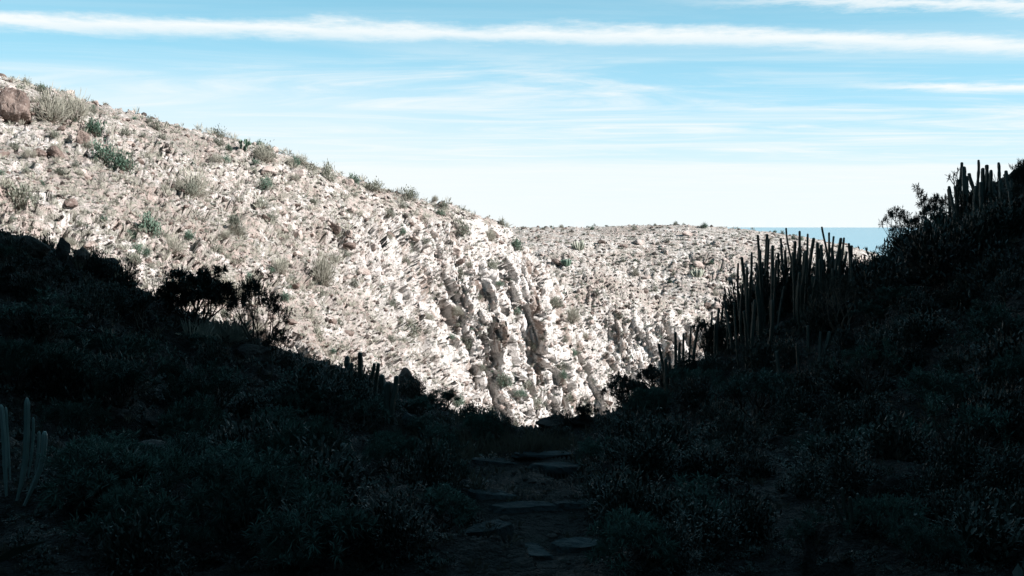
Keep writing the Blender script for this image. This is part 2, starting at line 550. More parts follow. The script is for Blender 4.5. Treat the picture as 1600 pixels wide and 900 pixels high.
# ------------------------------------------------------------------ sea
def build_sea():
    m, t, b = new_mat('sea_water')
    pos = t.n('ShaderNodeNewGeometry').outputs['Position']
    b.inputs['Base Color'].default_value = (0.12, 0.29, 0.37, 1)
    b.inputs['Roughness'].default_value = 0.2
    b.inputs['IOR'].default_value = 1.33
    bump = t.n('ShaderNodeBump')
    bump.inputs['Strength'].default_value = 0.25
    bump.inputs['Distance'].default_value = 3.0
    t.L.new(t.noise(pos, 0.02, 3, 0.6), bump.inputs['Height'])
    t.L.new(bump.outputs[0], b.inputs['Normal'])
    n = 96
    rad = [0, 400, 1500, 5000, 15000, 50000, 120000]
    V = [(0, 0, -250)]
    F = []
    for k, q in enumerate(rad[1:]):
        for j in range(n):
            V.append((q * math.sin(2 * math.pi * j / n), q * math.cos(2 * math.pi * j / n), -250))
    V = np.array(V)
    for j in range(n):
        j2 = (j + 1) % n
        F.append((0, 1 + j2, 1 + j))
        for k in range(len(rad) - 2):
            o1, o2 = 1 + k * n, 1 + (k + 1) * n
            F += [(o1 + j, o1 + j2, o2 + j2), (o1 + j, o2 + j2, o2 + j)]
    tag(link('sea', mesh_np('sea', V, np.array(F), mats=[m])), kind='structure')


build_sea()

# ------------------------------------------------------------------ where things stand
class Pick:
    """finds ground points: by the place where a thing is seen, or by x and y"""
    CELL = 4

    def __init__(self):
        lo, hi = T['NO'], T['NO'] + T['ND']
        G = T['G'][lo:hi]
        self.N = T['N'][lo:hi].reshape(-1, 3)
        self.P = G.reshape(-1, 3)
        self.wh = T['which'][lo:hi].ravel()
        self.cliff = T['cliff'][lo:hi].ravel()
        self.px, self.py = project(self.P)
        w, h = 1600 // self.CELL, 900 // self.CELL
        cx = np.floor(self.px / self.CELL).astype(int)
        cy = np.floor(self.py / self.CELL).astype(int)
        ok = (cx >= 0) & (cx < w) & (cy >= 0) & (cy < h)
        idx = np.where(ok)[0]
        order = idx[np.argsort(-self.P[idx, 1])]           # far first, near written last
        self.grid = np.full((h, w), -1, dtype=np.int64)
        self.grid[cy[order], cx[order]] = order
        top = np.full(w, h)
        for j in range(w):
            f = np.where(self.grid[:, j] >= 0)[0]
            if len(f):
                top[j] = f[0]
        self.top = top
        dep = np.where(self.grid >= 0, self.P[np.maximum(self.grid, 0), 1], 1e9)
        # depth of the nearest surface round each cell: tells what is in view
        pad = np.pad(dep, 1, mode='edge')
        self.dep = np.min([pad[1 + a:1 + a + h, 1 + b:1 + b + w] for a in (-1, 0, 1) for b in (-1, 0, 1)], 0)
        vis = np.zeros(len(self.P), bool)
        vis[idx] = self.P[idx, 1] <= self.dep[cy[idx], cx[idx]] * 1.04 + 0.3
        self.vis = vis

    def at(self, px, py, near=False):
        w, h = 1600 // self.CELL, 900 // self.CELL
        cx = int(min(max(px / self.CELL, 0), w - 1))
        cy = int(min(max(py / self.CELL, self.top[cx]), h - 1))
        for k in range(60):
            for q in ((cy + k,) if near else (cy + k, cy - k)):
                if 0 <= q < h and self.grid[q, cx] >= 0 and not (near and self.wh[self.grid[q, cx]] != 0):
                    i = self.grid[q, cx]
                    return Vector(self.P[i]), Vector(self.N[i])
        return Vector(W(px, py, 20)), Vector((0, 0, 1))

    def ground(self, x, y):
        a = math.atan2(x, y)
        i = int(np.argmin(np.abs(T['az'] - a)))
        j = int(np.argmin(np.abs(T['RR'][i] - math.hypot(x, y))))
        return float(T['G'][i, j, 2])


PK = Pick()


# ------------------------------------------------------------------ plant materials
def leaf_mat(name, c1, c2, rough=0.6, spec=0.35, scale=9.0, trans=0.0):
    m, t, b = new_mat(name)
    info = t.n('ShaderNodeObjectInfo').outputs['Random']
    pos = t.n('ShaderNodeNewGeometry').outputs['Position']
    n = t.noise(pos, scale, 2, 0.6)
    f = t.math('ADD', t.math('MULTIPLY', info, 0.55), t.math('MULTIPLY_ADD', n, 1.3, -0.45), clamp=True)
    t.put(b.inputs['Base Color'], t.mix(f, c1, c2))
    b.inputs['Roughness'].default_value = rough
    b.inputs['Specular IOR Level'].default_value = spec
    return m


M_LEAF = leaf_mat('succulent_leaf', (0.022, 0.058, 0.046), (0.065, 0.150, 0.118), 0.45, 0.5)
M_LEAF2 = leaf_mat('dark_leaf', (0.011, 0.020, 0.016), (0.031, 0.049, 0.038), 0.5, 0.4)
M_BARK = leaf_mat('pale_bark', (0.050, 0.046, 0.040), (0.110, 0.098, 0.085), 0.85, 0.2)
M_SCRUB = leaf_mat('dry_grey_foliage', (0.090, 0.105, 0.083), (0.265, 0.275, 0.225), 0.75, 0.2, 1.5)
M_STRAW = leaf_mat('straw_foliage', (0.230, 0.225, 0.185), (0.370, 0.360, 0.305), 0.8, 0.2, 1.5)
M_GREEN = leaf_mat('green_foliage', (0.055, 0.105, 0.075), (0.150, 0.210, 0.160), 0.6, 0.3, 2.0)
M_TWIG = leaf_mat('dry_twig', (0.120, 0.100, 0.080), (0.220, 0.190, 0.160), 0.85, 0.2)
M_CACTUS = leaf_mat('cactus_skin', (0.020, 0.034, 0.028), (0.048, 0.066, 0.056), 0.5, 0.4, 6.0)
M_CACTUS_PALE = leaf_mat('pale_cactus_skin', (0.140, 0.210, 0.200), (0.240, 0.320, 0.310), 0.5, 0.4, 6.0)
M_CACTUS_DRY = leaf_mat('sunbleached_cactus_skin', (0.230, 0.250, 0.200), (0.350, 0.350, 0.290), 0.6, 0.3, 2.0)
M_GRASS = leaf_mat('dry_grass', (0.065, 0.060, 0.045), (0.150, 0.138, 0.105), 0.8, 0.2, 3.0)


def rock_mat(name, c1, c2, c3, gain=1.0):
    m, t, b = new_mat(name)
    pos = t.n('ShaderNodeNewGeometry').outputs['Position']
    info = t.n('ShaderNodeObjectInfo').outputs['Random']
    n1 = t.noise(pos, 1.6, 3, 0.62)
    n2 = t.noise(pos, 8.0, 4, 0.65)
    col = t.mix(t.step(n1, 0.38, 0.62), c1, c2)
    col = t.mix(t.step(n2, 0.52, 0.68, 0, 0.75), col, c3)
    col = t.mix(t.math('MULTIPLY', info, 0.45), col, t.mix(1.0, col, (0.62, 0.58, 0.55), 'MULTIPLY'))
    t.put(b.inputs['Base Color'], col)
    b.inputs['Roughness'].default_value = 0.9
    b.inputs['Specular IOR Level'].default_value = 0.25
    bump = t.n('ShaderNodeBump')
    bump.inputs['Strength'].default_value = 0.9
    bump.inputs['Distance'].default_value = 0.25 * gain
    t.L.new(t.math('ADD', t.math('MULTIPLY', n2, 0.4), t.math('MULTIPLY', n1, 0.5)), bump.inputs['Height'])
    t.L.new(bump.outputs[0], b.inputs['Normal'])
    return m


M_ROCK_PALE = rock_mat('pale_rock', (0.45, 0.39, 0.36), (0.33, 0.265, 0.24), (0.25, 0.245, 0.215))
M_ROCK_BROWN = rock_mat('brown_rock', (0.20, 0.155, 0.135), (0.115, 0.085, 0.074), (0.29, 0.25, 0.23))
M_ROCK_SHADE = rock_mat('shade_darkened_rock', (0.028, 0.026, 0.025), (0.060, 0.053, 0.050), (0.042, 0.050, 0.044), 0.5)  # rock of the near slopes, shade darkened into its colour
M_SLAB = rock_mat('shade_tinted_bed_rock', (0.027, 0.038, 0.041), (0.052, 0.070, 0.075), (0.015, 0.018, 0.018), 0.6)  # bed rock with shade and blue skylight put into its colour


# ------------------------------------------------------------------ plant geometry
class Geo:
    """collects triangles"""
    def __init__(self):
        self.V, self.F, self.n = [], [], 0

    def add(self, V, F):
        V = np.asarray(V, float).reshape(-1, 3)
        self.V.append(V)
        self.F.append(np.asarray(F, int).reshape(-1, 3) + self.n)
        self.n += len(V)

    def arrays(self):
        return np.concatenate(self.V), np.concatenate(self.F)

    def mesh(self, name, mat, smooth=False, fitm=None):
        V, F = self.arrays()
        if fitm is not None:
            V = V * fitm[0] + fitm[1]
        return mesh_np(name, V, F, smooth, [mat])


def frame_of(d):
    d = d / (np.linalg.norm(d) + 1e-9)
    a = np.array([0, 0, 1.0]) if abs(d[2]) < 0.9 else np.array([1.0, 0, 0])
    s = np.cross(d, a)
    s /= np.linalg.norm(s)
    return d, s, np.cross(s, d)


def tube(g, pts, rad, sides=5, cap=True, ribs=0, rib_depth=0.0):
    pts = np.asarray(pts, float)
    n = len(pts)
    tan = np.gradient(pts, axis=0)
    ang = np.linspace(0, 2 * math.pi, sides, endpoint=False)
    prof = 1 + (rib_depth * np.cos(ang * ribs) if ribs else 0)
    V = []
    _, s0, u0 = frame_of(tan[0])
    for i in range(n):
        d = tan[i] / (np.linalg.norm(tan[i]) + 1e-9)
        s = s0 - d * np.dot(s0, d)
        s /= np.linalg.norm(s) + 1e-9
        u = np.cross(s, d)
        s0 = s
        V.append(pts[i] + (np.cos(ang)[:, None] * s + np.sin(ang)[:, None] * u) * (rad[i] * prof)[:, None] if ribs else pts[i] + (np.cos(ang)[:, None] * s + np.sin(ang)[:, None] * u) * rad[i])
    V = np.concatenate(V)
    k = np.arange(sides)
    k2 = (k + 1) % sides
    F = []
    for i in range(n - 1):
        a, b = i * sides, (i + 1) * sides
        F.append(np.stack([a + k, a + k2, b + k2], -1))
        F.append(np.stack([a + k, b + k2, b + k], -1))
    if cap:
        V = np.concatenate([V, pts[-1:] + tan[-1:] * 0.02])
        F.append(np.stack([(n - 1) * sides + k, (n - 1) * sides + k2, np.full(sides, n * sides)], -1))
    g.add(V, np.concatenate(F))


def leaves(g, base, dirs, length, width, sag=0.0):
    """diamond leaves, one per row of base and dirs, slightly folded"""
    base = np.asarray(base, float)
    d = np.asarray(dirs, float)
    d = d / (np.linalg.norm(d, axis=1, keepdims=True) + 1e-9)
    up = np.where(np.abs(d[:, 2:3]) < 0.95, np.array([[0, 0, 1.0]]), np.array([[1.0, 0, 0]]))
    s = np.cross(d, up)
    s /= np.linalg.norm(s, axis=1, keepdims=True) + 1e-9
    n = len(base)
    L = np.broadcast_to(np.asarray(length, float), (n,))[:, None]
    Wd = np.broadcast_to(np.asarray(width, float), (n,))[:, None]
    mid = base + d * L * 0.55 + np.array([0, 0, 1]) * L * 0.04
    tip = base + d * L - np.array([0, 0, 1]) * L * sag
    V = np.stack([base, mid + s * Wd / 2, tip, mid - s * Wd / 2], 1).reshape(-1, 3)
    k = np.arange(n) * 4
    F = np.concatenate([np.stack([k, k + 1, k + 2], -1), np.stack([k, k + 2, k + 3], -1)])
    g.add(V, F)


def rosette(g, rs, p, d, n, L, w):
    d, s, u = frame_of(np.asarray(d, float))
    th = rs.uniform(0, 2 * math.pi, n)
    tilt = rs.uniform(0.15, 1.75, n)
    dirs = d * np.cos(tilt)[:, None] + (s * np.cos(th)[:, None] + u * np.sin(th)[:, None]) * np.sin(tilt)[:, None]
    start = p - d * (rs.uniform(0, 1, n) * L * 0.9)[:, None]
    leaves(g, start, dirs, L * rs.uniform(0.6, 1.1, n), w, 0.08)


def branching(seed, mains, levels, leaf_n, leaf_len, leaf_w, open_=0.75, thick=0.05, seg=0.5, split=(2, 3)):
    """candelabra shrub: forked bare limbs that carry leaf rosettes at their ends; unit height about 2"""
    rs = np.random.RandomState(seed)
    wood, crown = Geo(), Geo()
    def grow(p, d, lvl, rad, length):
        n = 4
        pts, rads = [p], [rad]
        dd = d
        for i in range(n):
            dd = dd + rs.normal(0, 0.10, 3) + np.array([0, 0, 0.10])
            dd /= np.linalg.norm(dd)
            pts.append(pts[-1] + dd * length / n)
            rads.append(rad * (1 - 0.28 * (i + 1) / n))
        tube(wood, pts, np.array(rads), 5 if rad > 0.02 else 4)
        if lvl == 0:
            rosette(crown, rs, pts[-1], dd, leaf_n, leaf_len, leaf_w)
            return
        k = rs.randint(split[0], split[1] + 1)
        f, s, u = frame_of(dd)
        a0 = rs.uniform(0, 6.28)
        for j in range(k):
            a = a0 + j * 2 * math.pi / k + rs.normal(0, 0.25)
            o = rs.uniform(0.35, 0.75)
            nd = f * math.cos(o) + (s * math.cos(a) + u * math.sin(a)) * math.sin(o)
            grow(pts[-1], nd, lvl - 1 if rs.rand() > 0.12 else max(0, lvl - 2), rads[-1] * 0.74, length * rs.uniform(0.66, 0.9))
    for j in range(mains):
        a = j * 2 * math.pi / mains + rs.normal(0, 0.3)
        o = open_ * rs.uniform(0.5, 1.1)
        d = np.array([math.cos(a) * math.sin(o), math.sin(a) * math.sin(o), math.cos(o)])
        grow(np.array([math.cos(a), math.sin(a), 0]) * 0.05 + np.array([0, 0, -0.08]), d, levels, thick, seg * rs.uniform(0.85, 1.15))
    return wood, crown


def dome(seed, n_clump, n_leaf, leaf_len, leaf_w, flat=0.75, wild=0.35):
    """rounded twiggy bush of radius about 1"""
    rs = np.random.RandomState(seed)
    wood, crown = Geo(), Geo()
    lob = [(rs.uniform(0, 6.28), rs.uniform(0.72, 1.12)) for _ in range(5)]
    for _ in range(n_clump):
        a = rs.uniform(0, 6.28)
        el = math.asin(rs.uniform(0.02, 1.0))
        reach = min(q * (1 + 0.12 * math.cos((a - b) * 2)) for b, q in lob[:2]) * rs.uniform(0.55, 1.0)
        d = np.array([math.cos(a) * math.cos(el), math.sin(a) * math.cos(el), math.sin(el) * flat])
        tip = d * reach
        mid = tip * 0.5 + rs.normal(0, 0.05, 3)
        tube(wood, [d * 0.03 - np.array([0, 0, 0.1]), mid, tip], np.array([0.016, 0.011, 0.005]), 3)
        k = n_leaf
        q = rs.rand(k, 1) ** 0.6
        pos = mid * (1 - q) + tip * q + rs.normal(0, 0.10, (k, 3))
        dirs = d * 0.8 + rs.normal(0, wild, (k, 3)) + np.array([0, 0, 0.25])
        leaves(crown, pos, dirs, leaf_len * rs.uniform(0.6, 1.3, k), leaf_w)
    return wood, crown


def both(wood, crown):
    """twigs and leaves as one array pair with a material index"""
    a, fa = wood.arrays()
    b, fb = crown.arrays()
    return np.concatenate([a, b]), np.concatenate([fa, fb + len(a)]), np.concatenate([np.zeros(len(fa), int), np.ones(len(fb), int)])


def plant(name, wood, crown, at, height, width, bark, leafm, label, cat, group=None, rz=0.0, wood_name='trunk', tilt=(0, 0)):
    """Empty at the foot > trunk, crown; fitted to a height and width"""
    V = np.concatenate([wood.arrays()[0], crown.arrays()[0]])
    lo, hi = np.percentile(V, 1, axis=0), np.percentile(V, 99, axis=0)
    sc = np.array([width / max(hi[0] - lo[0], hi[1] - lo[1])] * 2 + [height / hi[2]])
    e = link(name, None, loc=at)
    e.rotation_euler = (tilt[0], tilt[1], rz)
    e.empty_display_size = 0.2
    link(wood_name, wood.mesh(wood_name, bark, True, (sc, 0)), e)
    link('crown', crown.mesh('crown', leafm, False, (sc, 0)), e)
    return tag(e, label, cat, group)


def copy_plant(src, at, scale, rz, label, group=None):
    e = src.copy()
    COL.objects.link(e)
    e.location = at
    e.rotation_euler = (0, 0, rz)
    e.scale = scale
    for ch in src.children:
        c = ch.copy()
        COL.objects.link(c)
        c.parent = e
    e['label'] = label
    if group:
        e['group'] = group
    return e


# ------------------------------------------------------------------ column cacti
CACTUS_N = [0]


def cactus_stem(parent, foot, top, width, mat, rs, bow=0.18):
    foot, top = np.asarray(foot, float), np.asarray(top, float)
    L = np.linalg.norm(top - foot)
    n = 16
    t = np.linspace(0, 1, n)
    side = rs.normal(0, 1, 3) * np.array([1, 1, 0])
    pts = foot + (top - foot) * np.stack([np.minimum(1, t * 1.0) ** 0.62, t ** 0.62, t], -1)      # leaves the ground sideways, then stands up
    pts = pts + side * (np.sin(t * math.pi * rs.uniform(0.8, 1.6)) * L * 0.022)[:, None]
    pts = np.concatenate([pts, pts[-1:] + np.array([[0, 0, width * 0.22]]), pts[-1:] + np.array([[0, 0, width * 0.36]])])
    r = width / 2 * np.concatenate([0.62 + 0.38 * np.minimum(1, t * 3.5), [0.72, 0.22]])
    r = r * (1 + 0.07 * np.sin(np.arange(len(r)) * rs.uniform(1.2, 2.4) + rs.uniform(0, 6)) + rs.normal(0, 0.035, len(r)))
    r[-6:-2] *= np.array([0.98, 0.95, 0.92, 0.86])
    g = Geo()
    tube(g, pts - foot, r, 20, True, 5, 0.24)
    s = link('stem', g.mesh('stem', mat, True), parent)
    s.location = Vector(foot) - parent.location
    return s


def cactus_clump(label, tips, drop, seed, mat=None, width=0.060, group=None, gather=0.28, jitter=18, extra=0, depth=None):
    """tips: tops of the stems as seen; each stem is rooted on the ground below, drawn towards the clump's middle"""
    mat = mat or M_CACTUS
    rs = np.random.RandomState(seed)
    mx = sum(t[0] for t in tips) / len(tips)
    bases = []
    for (x, y) in tips:
        p, _ = PK.at(x, y + drop + rs.uniform(-jitter, jitter), True)
        bases.append(p)
    if depth is None:
        dmed = float(np.median([b.y for b in bases]))
    else:
        dmed = depth
    e = None
    for (x, y), b in zip(tips, bases):
        d = min(max(b.y, dmed - 1.2), dmed + 1.6)
        top = Vector(W(x, y, d))
        bx = top.x + (mx - x) / FPX * d * gather
        by = d - rs.uniform(0, 0.25)
        bz = PK.ground(bx, by)
        foot = Vector((bx, by, min(bz - 0.06, top.z - 0.35)))
        if e is None:
            e = link('column_cactus', None, loc=foot)
            e.empty_display_size = 0.2
        cactus_stem(e, foot, top, width * rs.uniform(0.72, 1.2), mat, rs)
        for _ in range(extra):
            q = Vector((bx + rs.uniform(-0.35, 0.35), by + rs.uniform(-0.5, 0.5), 0))
            q.z = PK.ground(q.x, q.y) - 0.06
            h = (top.z - foot.z) * rs.uniform(0.35, 0.85)
            cactus_stem(e, q, q + Vector((rs.uniform(-0.12, 0.12), rs.uniform(-0.12, 0.12), h)), width * rs.uniform(0.8, 1.1), mat, rs)
    return tag(e, label, 'cactus', group)


# ------------------------------------------------------------------ rocks
import bmesh


def ico(sub):
    bm = bmesh.new()
    bmesh.ops.create_icosphere(bm, subdivisions=sub, radius=1.0)
    V = np.array([v.co[:] for v in bm.verts])
    F = np.array([[v.index for v in f.verts] for f in bm.faces])
    bm.free()
    return V, F


ICO1, ICO2, ICO4 = ico(1), ico(2), ico(4)


def rock_shape(seed, base, planes=11, rough=0.05, squash=(1, 1, 0.75)):
    rs = np.random.RandomState(seed)
    V, F = base
    nrm = rs.normal(0, 1, (planes, 3))
    nrm /= np.linalg.norm(nrm, axis=1, keepdims=True)
    h = rs.uniform(0.52, 0.95, planes)
    dots = V @ nrm.T
    rad = np.min(np.where(dots > 0.05, h / np.maximum(dots, 0.05), 9), axis=1)
    rad = np.minimum(rad, 1.12)
    Q = V * rad[:, None]
    if rough:
        Q = Q + V * (fbm(Q + seed, 2.2, 4, 0.55, seed) * rough * 2)[:, None]
    return Q * np.array(squash), F


# ------------------------------------------------------------------ words that single out one of many
LANDMARKS = {
    'hill': [(18, 160, 'the large brown boulder'), (73, 240, 'the twin brown rocks'), (128, 205, 'the jagged brown rock'), (95, 165, 'the big pale dry bush'), (175, 250, 'the trailing green bushes'),
             (28, 300, 'the wide shrub at the left edge'), (232, 350, 'the dark rounded bush'), (300, 290, 'the broad straw bush'), (382, 222, 'the prickly pear'), (514, 266, 'the tall ridge bush'),
             (505, 425, 'the upright straw broom'), (370, 350, 'the upright grey shrub'), (300, 450, 'the dome shaped tree'), (410, 480, 'the open branched tree'), (575, 580, 'the left cactus columns'),
             (640, 305, 'the twiggy ridge shrub'), (790, 600, 'the cliff foot bush'), (760, 470, 'the cliff face'), (620, 400, 'the brown outcrop'), (800, 355, 'the tip of the ridge'), (700, 640, 'the bed lip')],
    'far': [(905, 383, 'the pale cactus clump'), (1088, 420, 'the cactus beside the path'), (1000, 560, 'the far cliff foot'), (1080, 352, 'the far hill crest'), (890, 360, 'the far ridge junction'), (1180, 400, 'the tall cactus row'), (960, 470, 'the middle of the far hill'), (1050, 530, 'the lowest right cacti'), (1130, 385, 'the upper right far slope'), (940, 420, 'the upper left far slope'), (1050, 470, 'the lower right far slope'), (1000, 390, 'the upper middle far slope')],
    'near': [(35, 700, 'the pale front cactus'), (28, 390, 'the broad crest boulder'), (96, 380, 'the rock pillar'), (304, 480, 'the dome shaped tree'), (400, 520, 'the open branched tree'), (152, 480, 'the tall spreading tree'),
             (580, 610, 'the left cactus columns'), (455, 715, 'the lichen grey boulder'), (232, 710, 'the long low rock'), (700, 745, 'the tall bed grass'), (805, 866, 'the nearest bed slab'), (1015, 802, 'the mossy ledge slab'),
             (815, 690, 'the bed lip'), (980, 620, 'the broad lip bush'), (1200, 450, 'the tall cactus row'), (1312, 480, 'the dry twiggy bush'), (1410, 370, 'the airy skyline tree'), (1540, 290, 'the skyline cacti'), (1320, 780, 'the young curved cactus'),
             (1250, 550, 'the faint pale cacti'), (1520, 390, 'the pale clumped shrub'), (1500, 600, 'the right slope gully'), (1560, 820, 'the bottom right corner'), (80, 850, 'the bottom left corner')]}
ORD = ['', 'second ', 'third ', 'fourth ', 'fifth ', 'sixth ', 'seventh ', 'eighth ', 'ninth ', 'tenth ', 'eleventh ', 'twelfth ', 'thirteenth ', 'fourteenth ', 'fifteenth ', 'sixteenth ', 'seventeenth ', 'eighteenth ', 'nineteenth ', 'twentieth ']


def name_many(items, zone):
    """items: (object, px, py, what). Each is told by its nearest landmark, its side and its rank there"""
    seen = {}
    for o, px, py, what in items:
        d, lm, lx, ly = min(((px - x) ** 2 + (py - y) ** 2, n, x, y) for x, y, n in LANDMARKS[zone])
        dx, dy = px - lx, py - ly
        side = ('right of' if dx > 0 else 'left of') if abs(dx) > abs(dy) else ('below' if dy > 0 else 'above')
        seen.setdefault((what, side, lm), []).append((d, o))
    for (what, side, lm), lst in seen.items():
        lst.sort(key=lambda q: q[0])
        for i, (d, o) in enumerate(lst):
            o['label'] = f'{what}, {ORD[min(i, 19)]}nearest {side} {lm}' if side[0] in 'rl' else f'{what}, {ORD[min(i, 19)]}nearest {side} {lm}'

# ================================================================== the things of the place
PI = math.pi
RND = random.Random(5)

# ------------------------------------------------------------------ stones of the stream bed
def slab(px, py, wpx, hpx, thick, seed, label, rz=0.0):
    p, n = PK.at(px, py)
    w = wpx * 1.35 / FPX * p.y
    dep = max(w * 0.4, hpx / FPX * p.y * 2.6)
    V, F = rock_shape(seed, ICO4, 14, 0.06, (1, 1, 1))
    V[:, 2] = np.clip(V[:, 2], -0.42, 0.30) + 0.05 * fbm(V * 1.0 + seed, 3.0, 3, 0.6, seed)
    lo, hi = V.min(0), V.max(0)
    V = (V - (lo + hi) / 2) / (hi - lo) * np.array([w, dep, thick])
    
    o = link('flat_rock', mesh_np('flat_rock', V, F, False, [M_ROCK_SHADE if px < 700 else M_SLAB]), loc=(p.x, p.y + dep * 0.3, min(p.z, PK.ground(p.x, p.y + dep * 0.3), PK.ground(p.x, p.y - dep * 0.1) + thick * 0.3) - thick * 0.2))
    o.rotation_euler = (0.05 * math.sin(seed), 0.06 * math.cos(seed * 2), rz)
    return tag(o, label, 'rock', 'flat rock slabs stepping down the stream bed')


for a in ((808, 870, 76, 26, 0.14, 3, 'flat blue-grey slab at the bottom edge in the stream bed, nearest the camera', 0.1),
          (822, 798, 96, 18, 0.12, 4, 'long flat rock slab crossing the middle of the stream bed', -0.05),
          (958, 765, 60, 16, 0.14, 5, 'narrow flat slab right of the stream bed, above the mossy ledge', 0.1),
          (1015, 802, 74, 24, 0.16, 6, 'flat slab at the right foot of the bed beside the mossy ledge', 0.0),
          (1085, 832, 84, 30, 0.18, 7, 'low mossy ledge at the foot of the right slope', 0.1),
          (815, 755, 120, 18, 0.16, 9, 'wide shadowed rock step across the upper stream bed', 0.03),
          (640, 885, 60, 30, 0.18, 10, 'flat slab at the bottom edge left of the stream bed', 0.2),
          (760, 832, 70, 22, 0.14, 11, 'small slab between the two brightest bed slabs', 0.4),
          (880, 735, 90, 14, 0.14, 12, 'highest thin rock step in the bed below the lip', 0.0),
          (870, 822, 64, 14, 0.12, 15, 'thin slab right of the long crossing slab in the stream bed', 0.2),
          (770, 778, 60, 14, 0.12, 16, 'thin slab left above the long crossing slab', -0.2),
          (905, 792, 70, 14, 0.14, 17, 'slab between the long crossing slab and the mossy ledge', 0.1),
          (850, 712, 80, 12, 0.12, 18, 'thin ledge in the grass under the bed lip', 0.0),
          (780, 726, 70, 12, 0.12, 19, 'thin ledge left of the highest rock step', 0.1),
          (900, 862, 70, 20, 0.14, 20, 'dark slab right of the nearest bed slab', -0.2),
          (610, 792, 56, 20, 0.16, 14, 'dim slab left of the bed below the tall grass', -0.1)):
    slab(*a)

# ------------------------------------------------------------------ boulders with a place of their own
def boulder(px, py, wpx, hpx, mat, seed, label, group=None, sub=ICO4, name='boulder', sink=0.3):
    p, n = PK.at(px, py, mat in (M_ROCK_SHADE, M_SLAB) or 26 <= seed <= 44)
    w, h = wpx / FPX * p.y, hpx / FPX * p.y
    V, F = rock_shape(seed, sub, 12, 0.11, (1, 1, 1))
    lo, hi = V.min(0), V.max(0)
    V = (V - (lo + hi) / 2) / (hi - lo) * np.array([w, w * 0.85, h])
    o = link(name, mesh_np(name, V, F, False, [mat]), loc=(p.x, p.y + w * 0.15, p.z + h * (0.5 - sink)))
    o.rotation_euler = (0, 0, seed * 1.3)
    return tag(o, label, 'rock', group)


boulder(16, 176, 56, 62, M_ROCK_BROWN, 21, 'large brown boulder at the left edge high on the sunlit slope')
boulder(4, 158, 30, 40, M_ROCK_PALE, 22, 'pale rock cut by the left edge beside the large brown boulder')
boulder(62, 246, 26, 20, M_ROCK_BROWN, 23, 'rounded brown rock below the large brown boulder, left of a darker one')
boulder(84, 246, 30, 24, M_ROCK_BROWN, 24, 'dark brown rock just right of a rounded brown rock on the sunlit slope')
boulder(130, 222, 26, 30, M_ROCK_BROWN, 25, 'jagged brown rock standing among green bushes on the sunlit slope')
boulder(28, 398, 84, 46, M_ROCK_SHADE, 26, 'broad dark boulder on the crest of the shaded left spur at the frame edge')
boulder(96, 404, 24, 54, M_ROCK_SHADE, 27, 'upright dark rock pillar on the crest of the shaded left spur')
boulder(126, 414, 32, 40, M_ROCK_BROWN, 28, 'reddish pointed boulder right of the dark rock pillar')
boulder(160, 412, 46, 30, M_ROCK_SHADE, 29, 'flat topped dark boulder right of the reddish pointed boulder')
boulder(206, 432, 18, 14, M_ROCK_SHADE, 30, 'small round dark rock on the spur crest left of the thin branched shrub')
boulder(636, 606, 40, 46, M_ROCK_BROWN, 31, 'square brown rock behind the cactus columns on the left spur')
boulder(642, 668, 34, 40, M_SLAB, 32, 'grey block in shade right below the left cactus columns')
boulder(244, 512, 70, 34, M_ROCK_SHADE, 33, 'wide dark outcrop under the left umbrella shaped trees')
boulder(390, 560, 60, 34, M_ROCK_SHADE, 34, 'dark outcrop at the foot of the open branched tree')
boulder(455, 720, 84, 44, M_ROCK_SHADE, 35, 'lichen grey boulder on the shaded left slope above the bed')
boulder(232, 716, 80, 36, M_ROCK_SHADE, 36, 'long low rock on the shaded left slope behind a leafless shrub')
boulder(505, 775, 34, 18, M_ROCK_SHADE, 37, 'small pale topped rock on the lower left slope')
boulder(340, 797, 20, 10, M_SLAB, 38, 'small light stone among the low succulents at lower left')
boulder(120, 478, 34, 22, M_ROCK_SHADE, 39, 'leaning grey slab on the shaded left slope under the crest rocks')
boulder(30, 490, 40, 24, M_ROCK_SHADE, 40, 'grey rock at the left edge on the shaded slope')
boulder(730, 678, 60, 26, M_ROCK_SHADE, 41, 'dark rock lip where the stream bed drops away, left of the notch')
boulder(862, 668, 60, 28, M_ROCK_SHADE, 42, 'dark rock lip where the stream bed drops away, right of the notch')
boulder(690, 660, 44, 24, M_ROCK_SHADE, 43, 'sloping dark rock left of the bed lip below sunlit scree')
boulder(910, 662, 50, 26, M_ROCK_SHADE, 44, 'dark rock under the leafy bush at the right of the bed lip')

# ------------------------------------------------------------------ column cacti
RG = 'tall column cacti on the right hillside'
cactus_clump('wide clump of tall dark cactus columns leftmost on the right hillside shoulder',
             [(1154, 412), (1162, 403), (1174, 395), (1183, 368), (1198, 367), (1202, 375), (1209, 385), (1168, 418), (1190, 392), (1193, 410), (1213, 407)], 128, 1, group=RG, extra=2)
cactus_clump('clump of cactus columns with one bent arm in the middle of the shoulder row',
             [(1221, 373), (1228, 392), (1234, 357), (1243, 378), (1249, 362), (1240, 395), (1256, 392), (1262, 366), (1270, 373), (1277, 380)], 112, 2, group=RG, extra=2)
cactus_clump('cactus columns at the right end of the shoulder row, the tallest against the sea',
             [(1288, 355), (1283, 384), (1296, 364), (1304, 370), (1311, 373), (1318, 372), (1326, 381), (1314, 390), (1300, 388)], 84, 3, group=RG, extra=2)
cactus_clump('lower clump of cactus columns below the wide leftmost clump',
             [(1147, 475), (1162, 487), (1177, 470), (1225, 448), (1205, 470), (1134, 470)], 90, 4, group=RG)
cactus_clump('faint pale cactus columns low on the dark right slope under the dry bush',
             [(1213, 550), (1245, 537), (1262, 510), (1282, 520), (1293, 520), (1232, 560)], 50, 5, group=RG, width=0.06)
